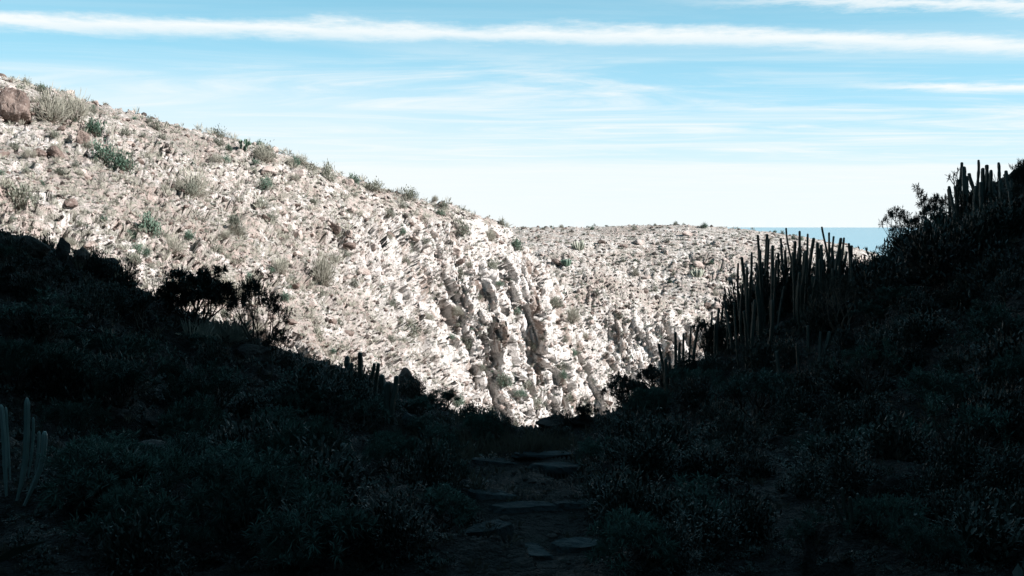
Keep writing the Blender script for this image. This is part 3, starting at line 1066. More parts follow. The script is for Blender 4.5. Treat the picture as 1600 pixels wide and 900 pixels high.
cactus_clump('small clump of cactus columns lowest on the right, against the sunlit cliff',
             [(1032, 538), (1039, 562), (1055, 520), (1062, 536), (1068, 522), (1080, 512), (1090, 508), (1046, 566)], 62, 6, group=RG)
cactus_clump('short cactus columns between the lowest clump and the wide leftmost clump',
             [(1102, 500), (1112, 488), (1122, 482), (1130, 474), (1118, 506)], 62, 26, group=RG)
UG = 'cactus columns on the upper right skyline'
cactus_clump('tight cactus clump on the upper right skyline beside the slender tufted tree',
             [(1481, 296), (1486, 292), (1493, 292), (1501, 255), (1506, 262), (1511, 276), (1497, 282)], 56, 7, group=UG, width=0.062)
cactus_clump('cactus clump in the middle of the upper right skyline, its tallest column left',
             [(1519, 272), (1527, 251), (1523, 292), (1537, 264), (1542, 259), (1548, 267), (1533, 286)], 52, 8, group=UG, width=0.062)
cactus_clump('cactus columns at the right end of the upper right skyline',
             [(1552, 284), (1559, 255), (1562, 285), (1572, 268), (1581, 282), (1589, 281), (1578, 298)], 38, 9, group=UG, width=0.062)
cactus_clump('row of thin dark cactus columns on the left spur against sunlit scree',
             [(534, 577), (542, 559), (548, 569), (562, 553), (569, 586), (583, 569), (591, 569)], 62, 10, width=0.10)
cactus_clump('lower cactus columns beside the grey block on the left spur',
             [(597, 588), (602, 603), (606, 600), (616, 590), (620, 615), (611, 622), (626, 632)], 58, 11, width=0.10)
def arm_cactus(px, py, arms, mat, label):
    """a cactus whose curved arms are drawn one by one, foot first"""
    p, _ = PK.at(px, py, True)
    d = p.y
    e = link('column_cactus', None, loc=p)
    e.empty_display_size = 0.2
    for k, (pix, wpx) in enumerate(arms):
        dk = d + 0.10 * math.sin(k * 2.4)
        ctrl = np.array([W(x, y, dk) for x, y in pix])
        t = np.linspace(0, 1, len(ctrl))
        tt = np.linspace(0, 1, 22)
        pts = np.stack([np.interp(tt, t, ctrl[:, i]) for i in range(3)], -1)
        for _ in range(3):
            pts[1:-1] = (pts[:-2] + pts[1:-1] * 2 + pts[2:]) / 4
        r = wpx / FPX * d / 2 * np.where(tt < 0.35, 0.45 + 1.57 * tt, 1.0)
        r[-1] *= 0.5
        r = r * (1 + 0.04 * np.sin(np.arange(22) * 1.9))
        g = Geo()
        tube(g, pts - np.array(p), r, 20, True, 5, 0.24)
        link('stem', g.mesh('stem', mat, True), e)
    return tag(e, label, 'cactus')


arm_cactus(30, 785, [([(10, 775), (8, 740), (7, 700), (4, 660), (1, 632)], 6.5), ([(16, 750), (13, 700), (11, 672), (9, 636)], 4),
                     ([(26, 782), (34, 752), (40, 715), (42, 670), (42, 622)], 7.5), ([(44, 745), (49, 715), (52, 680), (52, 652)], 4),
                     ([(38, 790), (50, 764), (62, 738), (69, 705), (70, 674)], 7.5), ([(54, 740), (59, 712), (61, 690), (61, 674)], 4)], M_CACTUS_PALE,
           'pale blue-green cactus with curved ribbed stems at the left edge, nearest the camera')
arm_cactus(1325, 830, [([(1322, 828), (1311, 802), (1302, 778)], 5), ([(1327, 820), (1319, 790), (1316, 762)], 5), ([(1330, 826), (1331, 800), (1328, 776)], 5),
                       ([(1332, 826), (1344, 795), (1340, 771)], 5), ([(1336, 830), (1352, 806), (1353, 786)], 4)], M_CACTUS,
           'young cactus with a few curved arms low on the dark right slope')

# ------------------------------------------------------------------ trees and big shrubs in the shade
def tree_at(px, py, hpx, wpx, label, seed, mains=4, levels=4, leaf=(26, 0.16, 0.022), open_=0.75, leafm=None, bark=None, cat='tree', name='succulent_tree', group=None, lean=(0, 0), thick=0.05, split=(2, 3)):
    p, _ = PK.at(px, py, True)
    wood, crown = branching(seed, mains, levels, leaf[0], leaf[1], leaf[2], open_, thick, 0.5, split)
    h, w = hpx / FPX * p.y, wpx / FPX * p.y
    return plant(name, wood, crown, p - Vector((0, 0, 0.05)), h, w, bark or M_BARK, leafm or M_LEAF2, label, cat, group, seed * 0.7, 'trunk', lean)


TG = 'umbrella crowned succulent trees on the left spur'
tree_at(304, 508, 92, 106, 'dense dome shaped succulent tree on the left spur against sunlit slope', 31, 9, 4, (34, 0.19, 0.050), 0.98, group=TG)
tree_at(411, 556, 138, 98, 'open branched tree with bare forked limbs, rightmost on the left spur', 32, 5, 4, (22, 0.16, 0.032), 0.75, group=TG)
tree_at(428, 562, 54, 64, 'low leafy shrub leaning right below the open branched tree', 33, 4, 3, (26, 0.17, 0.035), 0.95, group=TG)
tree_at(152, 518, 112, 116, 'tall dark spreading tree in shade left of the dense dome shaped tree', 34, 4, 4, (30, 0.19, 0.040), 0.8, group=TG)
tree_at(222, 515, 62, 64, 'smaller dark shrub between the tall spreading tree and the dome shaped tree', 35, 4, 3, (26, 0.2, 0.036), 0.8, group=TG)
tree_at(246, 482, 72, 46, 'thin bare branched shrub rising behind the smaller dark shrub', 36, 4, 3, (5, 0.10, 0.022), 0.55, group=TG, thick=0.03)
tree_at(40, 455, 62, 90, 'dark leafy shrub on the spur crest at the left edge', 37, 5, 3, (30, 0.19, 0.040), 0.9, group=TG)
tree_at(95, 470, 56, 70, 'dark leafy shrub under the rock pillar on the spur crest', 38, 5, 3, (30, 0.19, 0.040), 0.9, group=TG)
SG = 'tufted succulent trees on the right skyline'
tree_at(1410, 402, 80, 70, 'open airy tree with forked limbs on the right skyline against sea and sky', 41, 5, 4, (12, 0.15, 0.03), 0.75, group=SG)
tree_at(1384, 412, 34, 36, 'small forked shrub at the foot of the airy skyline tree', 42, 3, 3, (10, 0.15, 0.03), 0.7, group=SG)
tree_at(1452, 350, 68, 56, 'flat crowned tufted tree left of the skyline cacti', 43, 3, 3, (26, 0.2, 0.034), 0.7, group=SG)
tree_at(1440, 362, 50, 44, 'leafy shrub below the flat crowned tufted tree', 44, 4, 3, (26, 0.2, 0.034), 0.8, group=SG)
tree_at(1484, 318, 70, 28, 'slender single stemmed tree with one tuft on the upper right skyline', 45, 1, 2, (16, 0.18, 0.036), 0.08, group=SG, split=(3, 4))
tree_at(1474, 322, 40, 22, 'short tufted shrub left of the slender single stemmed tree', 46, 2, 2, (16, 0.2, 0.04), 0.3, group=SG)
tree_at(1600, 320, 78, 44, 'leafy tree cut by the right edge above the skyline cacti', 47, 4, 4, (22, 0.18, 0.034), 0.6, group=SG)
tree_at(1312, 512, 92, 120, 'dry grey twiggy bush below the row of cactus columns', 48, 6, 4, (8, 0.14, 0.016), 0.9, group=SG, bark=M_TWIG)
tree_at(1105, 528, 62, 54, 'leafy bush on the right shoulder edge between two cactus clumps', 49, 4, 3, (26, 0.2, 0.04), 0.7, group=SG)
tree_at(1128, 470, 46, 40, 'leafy bush against the sunlit far hill left of the tall cactus clump', 50, 4, 3, (22, 0.2, 0.04), 0.7, group=SG)
tree_at(916, 660, 42, 44, 'leafy dark green bush on the right of the bed lip against the cliff', 51, 5, 3, (26, 0.2, 0.04), 0.7, group=SG)
tree_at(980, 640, 60, 90, 'broad dark bush right of the bed lip under the lowest cactus clump', 52, 6, 3, (30, 0.2, 0.04), 0.9, group=SG)
tree_at(1020, 610, 44, 60, 'rounded dark bush under the lowest right cactus clump', 53, 6, 3, (30, 0.2, 0.04), 0.9, group=SG)

BG = 'bushy succulents on the shaded banks'
for k, (x, y, h, w, lab) in enumerate((
        (60, 525, 84, 120, 'bushy succulent on the left bank below the crest shrubs at the edge'),
        (205, 600, 96, 130, 'bushy succulent with visible stems under the tall spreading tree'),
        (335, 655, 96, 120, 'bushy succulent in the middle of the left bank under the dome tree'),
        (470, 640, 64, 100, 'bushy succulent on the left bank below the open branched tree'),
        (560, 672, 66, 90, 'bushy succulent in front of the row of left cactus columns'),
        (150, 770, 100, 130, 'bushy succulent with forked stems right of the pale front cactus'),
        (395, 800, 100, 130, 'bushy succulent at lower left beside the small light stone'),
        (1450, 520, 84, 130, 'bushy succulent on the upper right bank below the broad dark shrubs'),
        (1565, 570, 100, 140, 'bushy succulent at the right edge in the middle of the bank'),
        (1360, 610, 84, 120, 'bushy succulent right of the faint pale cacti'),
        (1500, 720, 120, 160, 'large bushy succulent on the lower right bank'),
        (1180, 650, 76, 110, 'bushy succulent on the right bank below the cactus row'),
        (1080, 620, 50, 80, 'bushy succulent under the lowest right cactus clump'))):
    tree_at(x, y, h, w, lab, 300 + k, 6, 3, (22, 0.18, 0.026), 0.85, M_LEAF, cat='shrub', name='bushy_succulent', group=BG)

# low star leaved succulents and dark shrubs scattered over the shaded slopes: eight shapes, many plants
KIND = []
for k in range(4):
    w, c = branching(60 + k, 8, 3, 24, 0.17, 0.018, 0.95, 0.03, 0.34)
    KIND.append((w, c, M_LEAF))
for k in range(4):
    w, c = dome(70 + k, 70, 34, 0.10, 0.045, 0.8, 0.6)
    KIND.append((w, c, M_LEAF2))
PROTO = [None] * 8


def low_shrub(k, at, h, w, label, cat, group, rz):
    sname = 'low_succulent' if k < 4 else 'dark_shrub'
    if PROTO[k] is None:
        e = plant(sname, KIND[k][0], KIND[k][1], at, h, w, M_BARK, KIND[k][2], label, cat, group, rz, 'stem')
        PROTO[k] = (e, h, w)
        return e
    e0, h0, w0 = PROTO[k]
    return copy_plant(e0, at, (w / w0, w / w0, h / h0), rz, label, group)


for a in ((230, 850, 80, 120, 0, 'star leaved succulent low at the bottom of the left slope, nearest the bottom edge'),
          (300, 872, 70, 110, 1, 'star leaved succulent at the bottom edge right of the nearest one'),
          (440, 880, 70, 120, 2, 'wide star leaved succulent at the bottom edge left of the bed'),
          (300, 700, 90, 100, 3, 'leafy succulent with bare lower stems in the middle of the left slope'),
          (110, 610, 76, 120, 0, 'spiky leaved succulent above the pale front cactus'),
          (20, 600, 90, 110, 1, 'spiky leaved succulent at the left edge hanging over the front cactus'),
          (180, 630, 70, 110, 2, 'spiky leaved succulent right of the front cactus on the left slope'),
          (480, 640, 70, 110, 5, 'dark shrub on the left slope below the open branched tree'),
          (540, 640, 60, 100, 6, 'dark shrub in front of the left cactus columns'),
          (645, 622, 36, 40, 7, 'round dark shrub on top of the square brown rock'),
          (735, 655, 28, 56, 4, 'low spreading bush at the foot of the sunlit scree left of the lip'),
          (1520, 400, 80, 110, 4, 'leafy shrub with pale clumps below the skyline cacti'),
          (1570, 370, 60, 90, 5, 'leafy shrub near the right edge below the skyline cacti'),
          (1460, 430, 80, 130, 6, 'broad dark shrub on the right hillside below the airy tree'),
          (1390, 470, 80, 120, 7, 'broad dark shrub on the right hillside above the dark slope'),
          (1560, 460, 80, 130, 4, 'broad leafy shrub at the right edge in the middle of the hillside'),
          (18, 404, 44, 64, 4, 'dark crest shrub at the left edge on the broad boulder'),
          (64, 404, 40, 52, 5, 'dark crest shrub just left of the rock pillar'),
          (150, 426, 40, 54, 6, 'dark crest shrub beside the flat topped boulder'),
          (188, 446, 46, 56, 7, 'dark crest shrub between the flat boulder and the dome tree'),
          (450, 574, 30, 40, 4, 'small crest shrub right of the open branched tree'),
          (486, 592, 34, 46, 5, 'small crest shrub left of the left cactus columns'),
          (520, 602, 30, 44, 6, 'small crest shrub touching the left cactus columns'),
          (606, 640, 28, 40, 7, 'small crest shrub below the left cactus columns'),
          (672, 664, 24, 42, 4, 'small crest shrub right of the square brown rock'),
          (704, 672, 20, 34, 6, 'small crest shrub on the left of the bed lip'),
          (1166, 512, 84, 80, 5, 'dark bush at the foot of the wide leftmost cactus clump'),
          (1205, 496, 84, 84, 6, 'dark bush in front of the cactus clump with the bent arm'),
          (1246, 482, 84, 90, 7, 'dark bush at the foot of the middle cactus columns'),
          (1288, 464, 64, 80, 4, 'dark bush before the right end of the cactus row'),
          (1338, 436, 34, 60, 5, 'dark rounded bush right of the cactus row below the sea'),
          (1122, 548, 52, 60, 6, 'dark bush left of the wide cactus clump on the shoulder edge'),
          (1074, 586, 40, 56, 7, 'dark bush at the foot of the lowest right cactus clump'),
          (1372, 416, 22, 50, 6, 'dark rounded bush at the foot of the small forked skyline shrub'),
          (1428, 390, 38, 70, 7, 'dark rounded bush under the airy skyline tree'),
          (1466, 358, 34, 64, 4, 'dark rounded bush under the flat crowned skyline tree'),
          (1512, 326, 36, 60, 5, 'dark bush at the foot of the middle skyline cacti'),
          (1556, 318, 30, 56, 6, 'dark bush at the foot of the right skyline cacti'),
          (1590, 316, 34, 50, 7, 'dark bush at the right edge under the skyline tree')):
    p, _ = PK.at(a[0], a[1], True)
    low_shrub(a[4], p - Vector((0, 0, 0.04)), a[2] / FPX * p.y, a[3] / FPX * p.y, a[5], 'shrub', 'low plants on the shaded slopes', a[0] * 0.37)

cand = np.where(PK.vis & (PK.wh == 0))[0]
rs = np.random.RandomState(9)
taken = []
spots = []
while len(spots) < 190:
    px, py = rs.uniform(-10, 1610), rs.uniform(380, 895)
    if not (0 <= px < 1600):
        continue
    p, n = PK.at(px, py)
    if p.y > 38 or abs(p.x - 0.02 * p.y) < 0.55 and p.y < 24:
        continue
    if px < 640 and min(PK.at(px + q, py - 44)[0].y for q in (-8, 0, 8)) > 38 or px < 640 and PK.wh[PK.grid[int(max(py - 30, 0) / 4), int(px / 4)]] != 0:
        continue
    if px < 110 and 620 < py < 860 or 1280 < px < 1370 and 750 < py < 860:
        continue
    if PK.wh[PK.grid[min(int(py / 4), 224), min(int(px / 4), 399)]] != 0:
        continue
    q = PK.at(px, py)[0]
    if any((q - o).length < 0.04 * q.y for o in spots):
        continue
    spots.append(q)
MANY = []
for i, p in enumerate(spots):
    left = p.x < 0
    k = int(rs.randint(0, 4) if rs.rand() < (0.62 if left else 0.3) else rs.randint(4, 8))
    w = rs.uniform(0.45, 0.85) * (0.55 + 0.03 * p.y)
    near = p.y < 12
    where = ('near part of the left slope' if near else 'upper left spur') if left else ('near part of the right slope' if near else 'upper right hillside')
    kind = 'low star leaved succulent' if k < 4 else 'low dark leafy shrub'
    o = low_shrub(k, p - Vector((0, 0, 0.05)), w * rs.uniform(0.55, 0.8), w, kind, 'shrub', f'{kind}s on the {where}', rs.uniform(0, 6.28))
    q = project(np.array([p[:]]))
    MANY.append((o, q[0][0], q[1][0], f'{kind} in shade'))
name_many(MANY, 'near')

# ------------------------------------------------------------------ sunlit shrubs
SUN_MESH = []
for k in range(4):
    w, c = dome(90 + k, 46, 15, 0.15, 0.055, 0.75, 0.45)
    V, F, mi = both(w, c)
    SUN_MESH.append((V, F, mi, M_SCRUB))
for k in range(3):
    w, c = dome(100 + k, 70, 10, 0.34, 0.03, 0.85, 0.30)
    V, F, mi = both(w, c)
    SUN_MESH.append((V, F, mi, M_STRAW))
for k in range(3):
    w, c = dome(110 + k, 46, 20, 0.13, 0.07, 0.8, 0.5)
    V, F, mi = both(w, c)
    SUN_MESH.append((V, F, mi, M_GREEN))
SUN_ME = [mesh_np('sun_shrub', V, F, False, [M_TWIG, m], mi) for V, F, mi, m in SUN_MESH]
SUN_NAME = ['grey_shrub'] * 4 + ['straw_shrub'] * 3 + ['green_shrub'] * 3


def sun_shrub(k, p, w, h, rz, label, group=None):
    o = link(SUN_NAME[k], SUN_ME[k], loc=p)
    o.scale = (w / 2, w / 2, h / 0.8)
    o.rotation_euler = (0, 0, rz)
    return tag(o, label, 'shrub', group)


for (px, py, w, h, k, lab) in (
        (40, 134, 22, 16, 0, 'small airy shrub on the ridge line above the large brown boulder'),
        (66, 140, 20, 16, 7, 'small green tipped shrub on the ridge line right of the airy one'),
        (78, 186, 74, 46, 4, 'big pale dry bush on the slope right of the large brown boulder'),
        (112, 190, 60, 44, 5, 'straw coloured dry bush right of the big pale dry bush'),
        (146, 168, 10, 8, 8, 'tiny dark shrub alone on the ridge line right of the straw bush'),
        (210, 187, 10, 8, 8, 'tiny dark shrub on the ridge line, second after the straw bush'),
        (247, 200, 30, 22, 0, 'grey shrub on the ridge line at the third gap from the left'),
        (342, 224, 30, 20, 1, 'airy grey shrub on the ridge line left of the prickly pear'),
        (356, 234, 20, 12, 8, 'dark green low shrub under the ridge line left of the prickly pear'),
        (412, 246, 56, 26, 2, 'wide grey shrub on the ridge line right of the prickly pear'),
        (462, 258, 30, 18, 7, 'dark green shrub on the ridge line right of the wide grey shrub'),
        (486, 266, 34, 16, 1, 'low grey shrub between two dark ridge shrubs'),
        (514, 280, 34, 32, 3, 'tall rounded grey bush standing on the ridge line'),
        (554, 286, 28, 18, 8, 'round dark green shrub on the ridge line right of the tall grey bush'),
        (582, 296, 46, 22, 0, 'wide grey shrub right of the round dark green one on the ridge'),
        (636, 308, 50, 22, 1, 'wide twiggy shrub low on the ridge line towards the cliff'),
        (694, 324, 26, 16, 2, 'small shrub on the ridge line above the cliff nose'),
        (780, 350, 16, 14, 0, 'small shrub on the tip of the ridge where it meets the far hill'),
        (146, 212, 46, 34, 7, 'green bush beside the jagged brown rock on the sunlit slope'),
        (160, 248, 56, 36, 8, 'green bush below the jagged brown rock'),
        (190, 266, 56, 36, 9, 'lowest green bush of three trailing down from the jagged rock'),
        (28, 318, 84, 48, 2, 'wide grey-green shrub at the left edge of the sunlit slope'),
        (232, 364, 62, 40, 9, 'dark rounded bush alone in the middle of the sunlit slope'),
        (205, 372, 24, 16, 8, 'small dark shrub at the left foot of the dark rounded bush'),
        (300, 305, 70, 40, 6, 'broad straw coloured bush on the middle of the sunlit slope'),
        (370, 362, 36, 34, 2, 'upright grey shrub right of the dark rounded bush'),
        (425, 346, 26, 20, 1, 'grey shrub higher up right of the upright grey one'),
        (505, 446, 52, 50, 5, 'upright tuft of straw coloured broom on the middle slope'),
        (230, 398, 24, 16, 7, 'small green succulent on pale ground below the dark rounded bush'),
        (208, 408, 40, 24, 0, 'pale grey-green shrub just above the spur crest'),
        (350, 470, 60, 44, 4, 'pale straw bush between the dome tree and the open branched tree'),
        (426, 427, 18, 10, 9, 'small bright green cushion above the open branched tree'),
        (790, 602, 40, 20, 9, 'green bush at the foot of the cliff'),
        (815, 616, 30, 12, 7, 'low green bush right of the green bush at the cliff foot'),
        (760, 655, 70, 26, 3, 'twiggy bush at the foot of the scree above the bed lip'),
        (640, 520, 60, 26, 1, 'low pale shrub on the scree left of the cliff')):
    p, _ = PK.at(px, py)
    sun_shrub(k, p - Vector((0, 0, 0.05)), w / FPX * p.y, h / FPX * p.y, px * 0.7, lab)


def prickly_pear(px, py, hpx, label, seed):
    p, _ = PK.at(px, py)
    rs = np.random.RandomState(seed)
    s = hpx / FPX * p.y
    e = link('prickly_pear', None, loc=p - Vector((0, 0, 0.05)))
    V0, F0 = ICO2
    pads = []
    def pad(base, d, yaw, size, lvl):
        g = V0 * np.array([0.36, 0.09, 0.5]) + np.array([0, 0, 0.46])
        M = np.array((Matrix.Rotation(yaw, 3, 'Z') @ Matrix.Rotation(d, 3, 'Y')))
        V = (g * size) @ M.T
        o = link('pad', mesh_np('pad', V, F0, True, [M_GREEN]), e)
        o.location = base
        top = Vector(M @ np.array([0, 0, 0.9 * size]))
        if lvl:
            for j in range(rs.randint(2, 4)):
                pad(Vector(base) + top * rs.uniform(0.85, 1.0), d + rs.uniform(-0.8, 0.8), yaw + rs.uniform(-0.9, 0.9), size * rs.uniform(0.75, 0.95), lvl - 1)
    for j in range(4):
        pad(Vector((rs.uniform(-.3, .3) * s, rs.uniform(-.2, .2) * s, 0)), rs.uniform(-0.6, 0.6), rs.uniform(0, 6), s * 0.42, 2)
    tag(e, label, 'cactus')


prickly_pear(382, 232, 20, 'dark prickly pear with flat pads on the sunlit ridge line', 3)

# sunbleached cactus clumps on the far hill
for (px, py, w, lab, sd) in ((905, 389, 26, 'pale bushy cactus clump near the top left of the far hill', 1),
                             (1088, 428, 24, 'pale bushy cactus clump on the right of the far hill beside the path', 2),
                             (884, 414, 18, 'dark green cactus bush left below the pale clump on the far hill', 3)):
    p, _ = PK.at(px, py)
    s = w / FPX * p.y
    e = link('cactus_clump', None, loc=p - Vector((0, 0, 0.05)))
    rs = np.random.RandomState(sd)
    for j in range(26):
        a, q = rs.uniform(0, 6.28), math.sqrt(rs.rand()) * s * 0.5
        b = np.array([math.cos(a) * q * 0.5, math.sin(a) * q * 0.5, -0.05])
        tp = np.array([math.cos(a) * q, math.sin(a) * q, s * 0.62 * rs.uniform(0.6, 1.0) * (1 - (q / s) ** 2)])
        g = Geo()
        tube(g, [b, (b + tp) / 2 + np.array([math.cos(a), math.sin(a), 0]) * 0.04, tp], np.array([0.09, 0.11, 0.10]), 6)
        link('stem', g.mesh('stem', M_CACTUS_DRY if sd < 3 else M_GREEN, True), e)
    tag(e, lab, 'cactus')


# shrubs of the open slopes: the larger ones are objects, the tiny ones ground cover
def slope_spots(n, seed, pick, gap):
    rs = np.random.RandomState(seed)
    out = []
    tries = 0
    while len(out) < n and tries < n * 60:
        tries += 1
        px, py = rs.uniform(0, 1599), rs.uniform(100, 680)
        i = PK.grid[int(py / 4), int(px / 4)]
        if i < 0 or not pick(PK.wh[i], PK.P[i], PK.N[i], PK.cliff[i]):
            continue
        if gap and any((px - a) ** 2 + (py - b) ** 2 < gap * gap for a, b, _ in out):
            continue
        out.append((px, py, i))
    return out


rs = np.random.RandomState(12)
near_hill = slope_spots(205, 1, lambda w, p, n, c: w == 1 and p[1] > 33, 15)
far_hill = slope_spots(105, 2, lambda w, p, n, c: w == 2 and c < 0.7, 9)
for lst, zone in ((near_hill, 'sunlit left hillside'), (far_hill, 'far hill')):
    MANY = []
    for px, py, i in lst:
        p = Vector(PK.P[i])
        u = rs.rand()
        k = int(rs.randint(0, 4) if u < 0.62 else rs.randint(4, 7) if u < 0.82 else rs.randint(7, 10))
        wpx = rs.uniform(13, 25) * rs.choice([1, 1, 1.7]) * (1.0 if zone[0] == 's' else 0.55)
        w = wpx / FPX * p.y
        kind = ('grey-green', 'straw coloured', 'dark green')[0 if k < 4 else 1 if k < 7 else 2]
        o = sun_shrub(k, p - Vector((0, 0, 0.08)), w, w * rs.uniform(0.42, 0.75), rs.uniform(0, 6.28), kind, f'{kind} shrubs on the {zone}')
        MANY.append((o, px, py, f'sunlit {kind} shrub'))
    name_many(MANY, 'hill' if zone[0] == 's' else 'far')

# boulders of the open slopes
BOULD = [mesh_np('boulder', *rock_shape(200 + k, ico(3), 12, 0.06, (1, 0.85, 0.7)), False, [M_ROCK_PALE if k < 5 else M_ROCK_BROWN]) for k in range(8)]
MANY = {'hill': [], 'far': []}
for j, (px, py, i) in enumerate(slope_spots(200, 3, lambda w, p, n, c: ((w == 1 and p[1] > 33) or w == 2) and c < 0.75, 10)):
    p = Vector(PK.P[i])
    k = int(rs.randint(0, 8))
    o = link('boulder', BOULD[k], loc=p)
    s = rs.uniform(5, 12) * (1 if p.y < 100 else 0.75) / FPX * p.y
    o.scale = (s * rs.uniform(0.8, 1.4), s, s * rs.uniform(0.7, 1.2))
    o.rotation_euler = (rs.uniform(-.4, .4), rs.uniform(-.4, .4), rs.uniform(0, 6.28))
    zone = 'far hill' if PK.wh[i] == 2 else 'cliff and its edges' if PK.cliff[i] > 0.4 else 'sunlit left hillside'
    c = 'pale' if k < 5 else 'brown'
    tag(o, c, 'rock', f'{c} rocks on the {zone}')
    MANY['far' if PK.wh[i] == 2 else 'hill'].append((o, px, py, f'{c} angular sunlit rock'))
for zone in MANY:
    name_many(MANY[zone], zone)


# ------------------------------------------------------------------ what nobody could count
def spread(name, protos, idx, size, seed, mats, label, cat, sink=0.05, squash=(0.7, 1.2), points=None):
    """many small copies joined into one mesh"""
    rs = np.random.RandomState(seed)
    Vs, Fs, Ms, off = [], [], [], 0
    PP = PK.P if points is None else points
    which = rs.randint(0, len(protos), len(idx))
    for k, pr in enumerate(protos):
        V, F = pr[0], pr[1]
        mi = pr[2] if len(pr) > 2 else np.zeros(len(F), int)
        ii = idx[which == k]
        if not len(ii):
            continue
        n = len(ii)
        a = rs.uniform(0, 6.28, n)
        s = size(PP[ii], rs, n)
        hz = s * rs.uniform(squash[0], squash[1], n)
        ca, sa = np.cos(a), np.sin(a)
        x = (V[None, :, 0] * ca[:, None] - V[None, :, 1] * sa[:, None]) * s[:, None]
        y = (V[None, :, 0] * sa[:, None] + V[None, :, 1] * ca[:, None]) * s[:, None]
        z = V[None, :, 2] * hz[:, None]
        Q = np.stack([x, y, z], -1) + (PP[ii] - np.array([0, 0, 1]) * (sink * s)[:, None])[:, None]
        Vs.append(Q.reshape(-1, 3))
        Fs.append((F[None] + (np.arange(n) * len(V))[:, None, None]).reshape(-1, F.shape[1]) + off)
        Ms.append(np.tile(mi, n))
        off += n * len(V)
    o = link(name, mesh_np(name, np.concatenate(Vs), np.concatenate(Fs), False, mats, np.concatenate(Ms)))
    return tag(o, label, cat, kind='stuff')


def some_cells(pick, n, seed):
    rs = np.random.RandomState(seed)
    g = PK.grid[PK.grid >= 0]
    g = g[pick(PK.wh[g], PK.P[g], PK.cliff[g])]
    return g[rs.randint(0, len(g), n)]


SMALL_ROCK = [rock_shape(300 + k, ICO1, 8, 0.0, (1, 0.8, 0.7)) for k in range(6)]
hill = lambda w, p, c: ((w == 1) & (p[:, 1] > 30)) | (w == 2)
spread('loose_stones', SMALL_ROCK, some_cells(hill, 15000, 1), lambda P, rs, n: rs.gamma(2.0, 0.8, n).clip(0.6, 5) / FPX * P[:, 1], 1, [M_ROCK_PALE], 'loose pale stones strewn over the sunlit hillsides', 'stones', 0.0)
spread('brown_stones', SMALL_ROCK, some_cells(lambda w, p, c: hill(w, p, c) & (c < 0.6), 5000, 2), lambda P, rs, n: rs.gamma(2.0, 0.9, n).clip(0.6, 5) / FPX * P[:, 1], 2, [M_ROCK_BROWN], 'loose brown stones strewn over the sunlit hillsides', 'stones', 0.0)
M_STONE_SHADOW = rock_mat('shadow_speck_stone', (0.07, 0.058, 0.052), (0.045, 0.038, 0.035), (0.12, 0.10, 0.09))  # near-black colour also paints shadow specks and cavities on the slope
spread('shadow_speck_stones', SMALL_ROCK, some_cells(lambda w, p, c: hill(w, p, c) & (c < 0.45), 5200, 9), lambda P, rs, n: rs.gamma(2.0, 1.0, n).clip(0.8, 6) / FPX * P[:, 1], 9, [M_STONE_SHADOW], 'dark stones, some standing for shadow specks, over the sunlit hillsides', 'stones', 0.1)
spread('bed_stones', SMALL_ROCK, some_cells(lambda w, p, c: (w == 0) & (p[:, 1] < 40), 5000, 3), lambda P, rs, n: rs.gamma(2.0, 2.2, n).clip(1, 14) / FPX * P[:, 1], 3, [M_ROCK_SHADE], 'dark loose stones on the shaded slopes and stream bed', 'stones', 0.1)


def tuft(seed, blades, spread_, wild):
    rs = np.random.RandomState(seed)
    g = Geo()
    a = rs.uniform(0, 6.28, blades)
    o = np.abs(rs.normal(0, wild, blades))
    d = np.stack([np.cos(a) * np.sin(o), np.sin(a) * np.sin(o), np.cos(o)], -1)
    b = np.stack([np.cos(a), np.sin(a), np.zeros(blades)], -1) * spread_
    leaves(g, b, d, rs.uniform(0.5, 1.1, blades), 0.035, 0.12)
    return g.arrays()


def scrub(seed):
    w, c = dome(seed, 10, 5, 0.38, 0.17, 0.8, 0.5)
    return c.arrays()


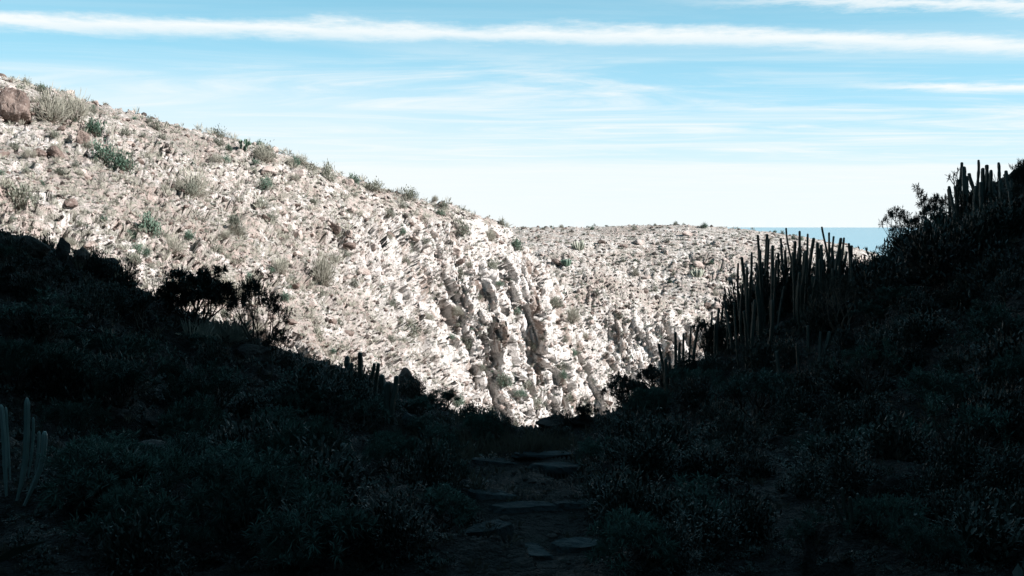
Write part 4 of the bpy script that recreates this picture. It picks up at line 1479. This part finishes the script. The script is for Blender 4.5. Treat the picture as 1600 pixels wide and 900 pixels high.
TUFT = [tuft(k, 22, 0.12, 0.5) for k in range(5)]
SCRUB = [scrub(400 + k) for k in range(5)]
spread('dry_scrub', SCRUB, some_cells(hill, 5600, 4), lambda P, rs, n: rs.uniform(2, 5.5, n) / FPX * P[:, 1], 4, [M_SCRUB], 'low dry grey scrub covering the sunlit hillsides', 'scrub', 0.05)
spread('green_scrub', SCRUB, some_cells(hill, 900, 5), lambda P, rs, n: rs.uniform(2, 5, n) / FPX * P[:, 1], 5, [M_GREEN], 'low green scrub on the sunlit hillsides', 'scrub', 0.05)
spread('pale_dry_grass', TUFT, some_cells(lambda w, p, c: (w == 1) & (p[:, 1] > 28) & (c < 0.5), 1500, 6), lambda P, rs, n: rs.uniform(6, 16, n) / FPX * P[:, 1], 6, [M_STRAW], 'pale dry grass on the sunlit left hillside', 'grass', 0.05)
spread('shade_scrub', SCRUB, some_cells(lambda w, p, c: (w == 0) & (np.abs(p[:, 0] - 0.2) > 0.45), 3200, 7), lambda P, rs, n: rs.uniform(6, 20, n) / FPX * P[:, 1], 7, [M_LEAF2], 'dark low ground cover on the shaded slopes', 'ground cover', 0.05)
spread('dry_grass', TUFT, some_cells(lambda w, p, c: (w == 0) & (p[:, 1] < 45), 1300, 8), lambda P, rs, n: rs.uniform(8, 24, n) / FPX * P[:, 1], 8, [M_GRASS], 'dry grass tufts in the shaded ravine', 'grass', 0.05)


def grass_patch(name, spots, n, hpx, label, seed, mat):
    rs = np.random.RandomState(seed)
    idx = []
    for (x, y, rx, ry) in spots:
        for _ in range(n):
            px, py = rs.normal(x, rx), rs.normal(y, ry)
            if 0 <= px < 1599 and 0 <= py < 899:
                i = PK.grid[int(py / 4), int(px / 4)]
                if i >= 0:
                    idx.append(i)
    spread(name, TUFT, np.array(idx), lambda P, r, m: r.uniform(0.6, 1.1, m) * hpx / FPX * P[:, 1], seed, [mat], label, 'grass', 0.03)


grass_patch('bed_grass', [(720, 730, 16, 30), (700, 700, 20, 10), (860, 702, 24, 8), (790, 705, 40, 8)], 26, 42, 'tall dry grass in the stream bed below the lip', 21, M_GRASS)
grass_patch('crest_grass', [(350, 528, 26, 6)], 60, 36, 'dry grass on the spur crest between the dome tree and the open branched tree', 22, M_STRAW)

# the banks go on past the frame
rs = np.random.RandomState(44)
side = []
while len(side) < 900:
    a = rs.choice([-1, 1]) * rs.uniform(0.50, 1.2)
    q = 3.2 * (7.0 ** rs.rand())
    x, y = q * math.sin(a), q * math.cos(a)
    side.append((x, y, PK.ground(x, y)))
side = np.array(side)
spread('bank_scrub', SCRUB + TUFT, np.arange(len(side)), lambda P, r, n: r.uniform(0.10, 0.38, n), 31, [M_LEAF2], 'dark scrub on the banks at both sides of the frame', 'ground cover', 0.05, points=side)
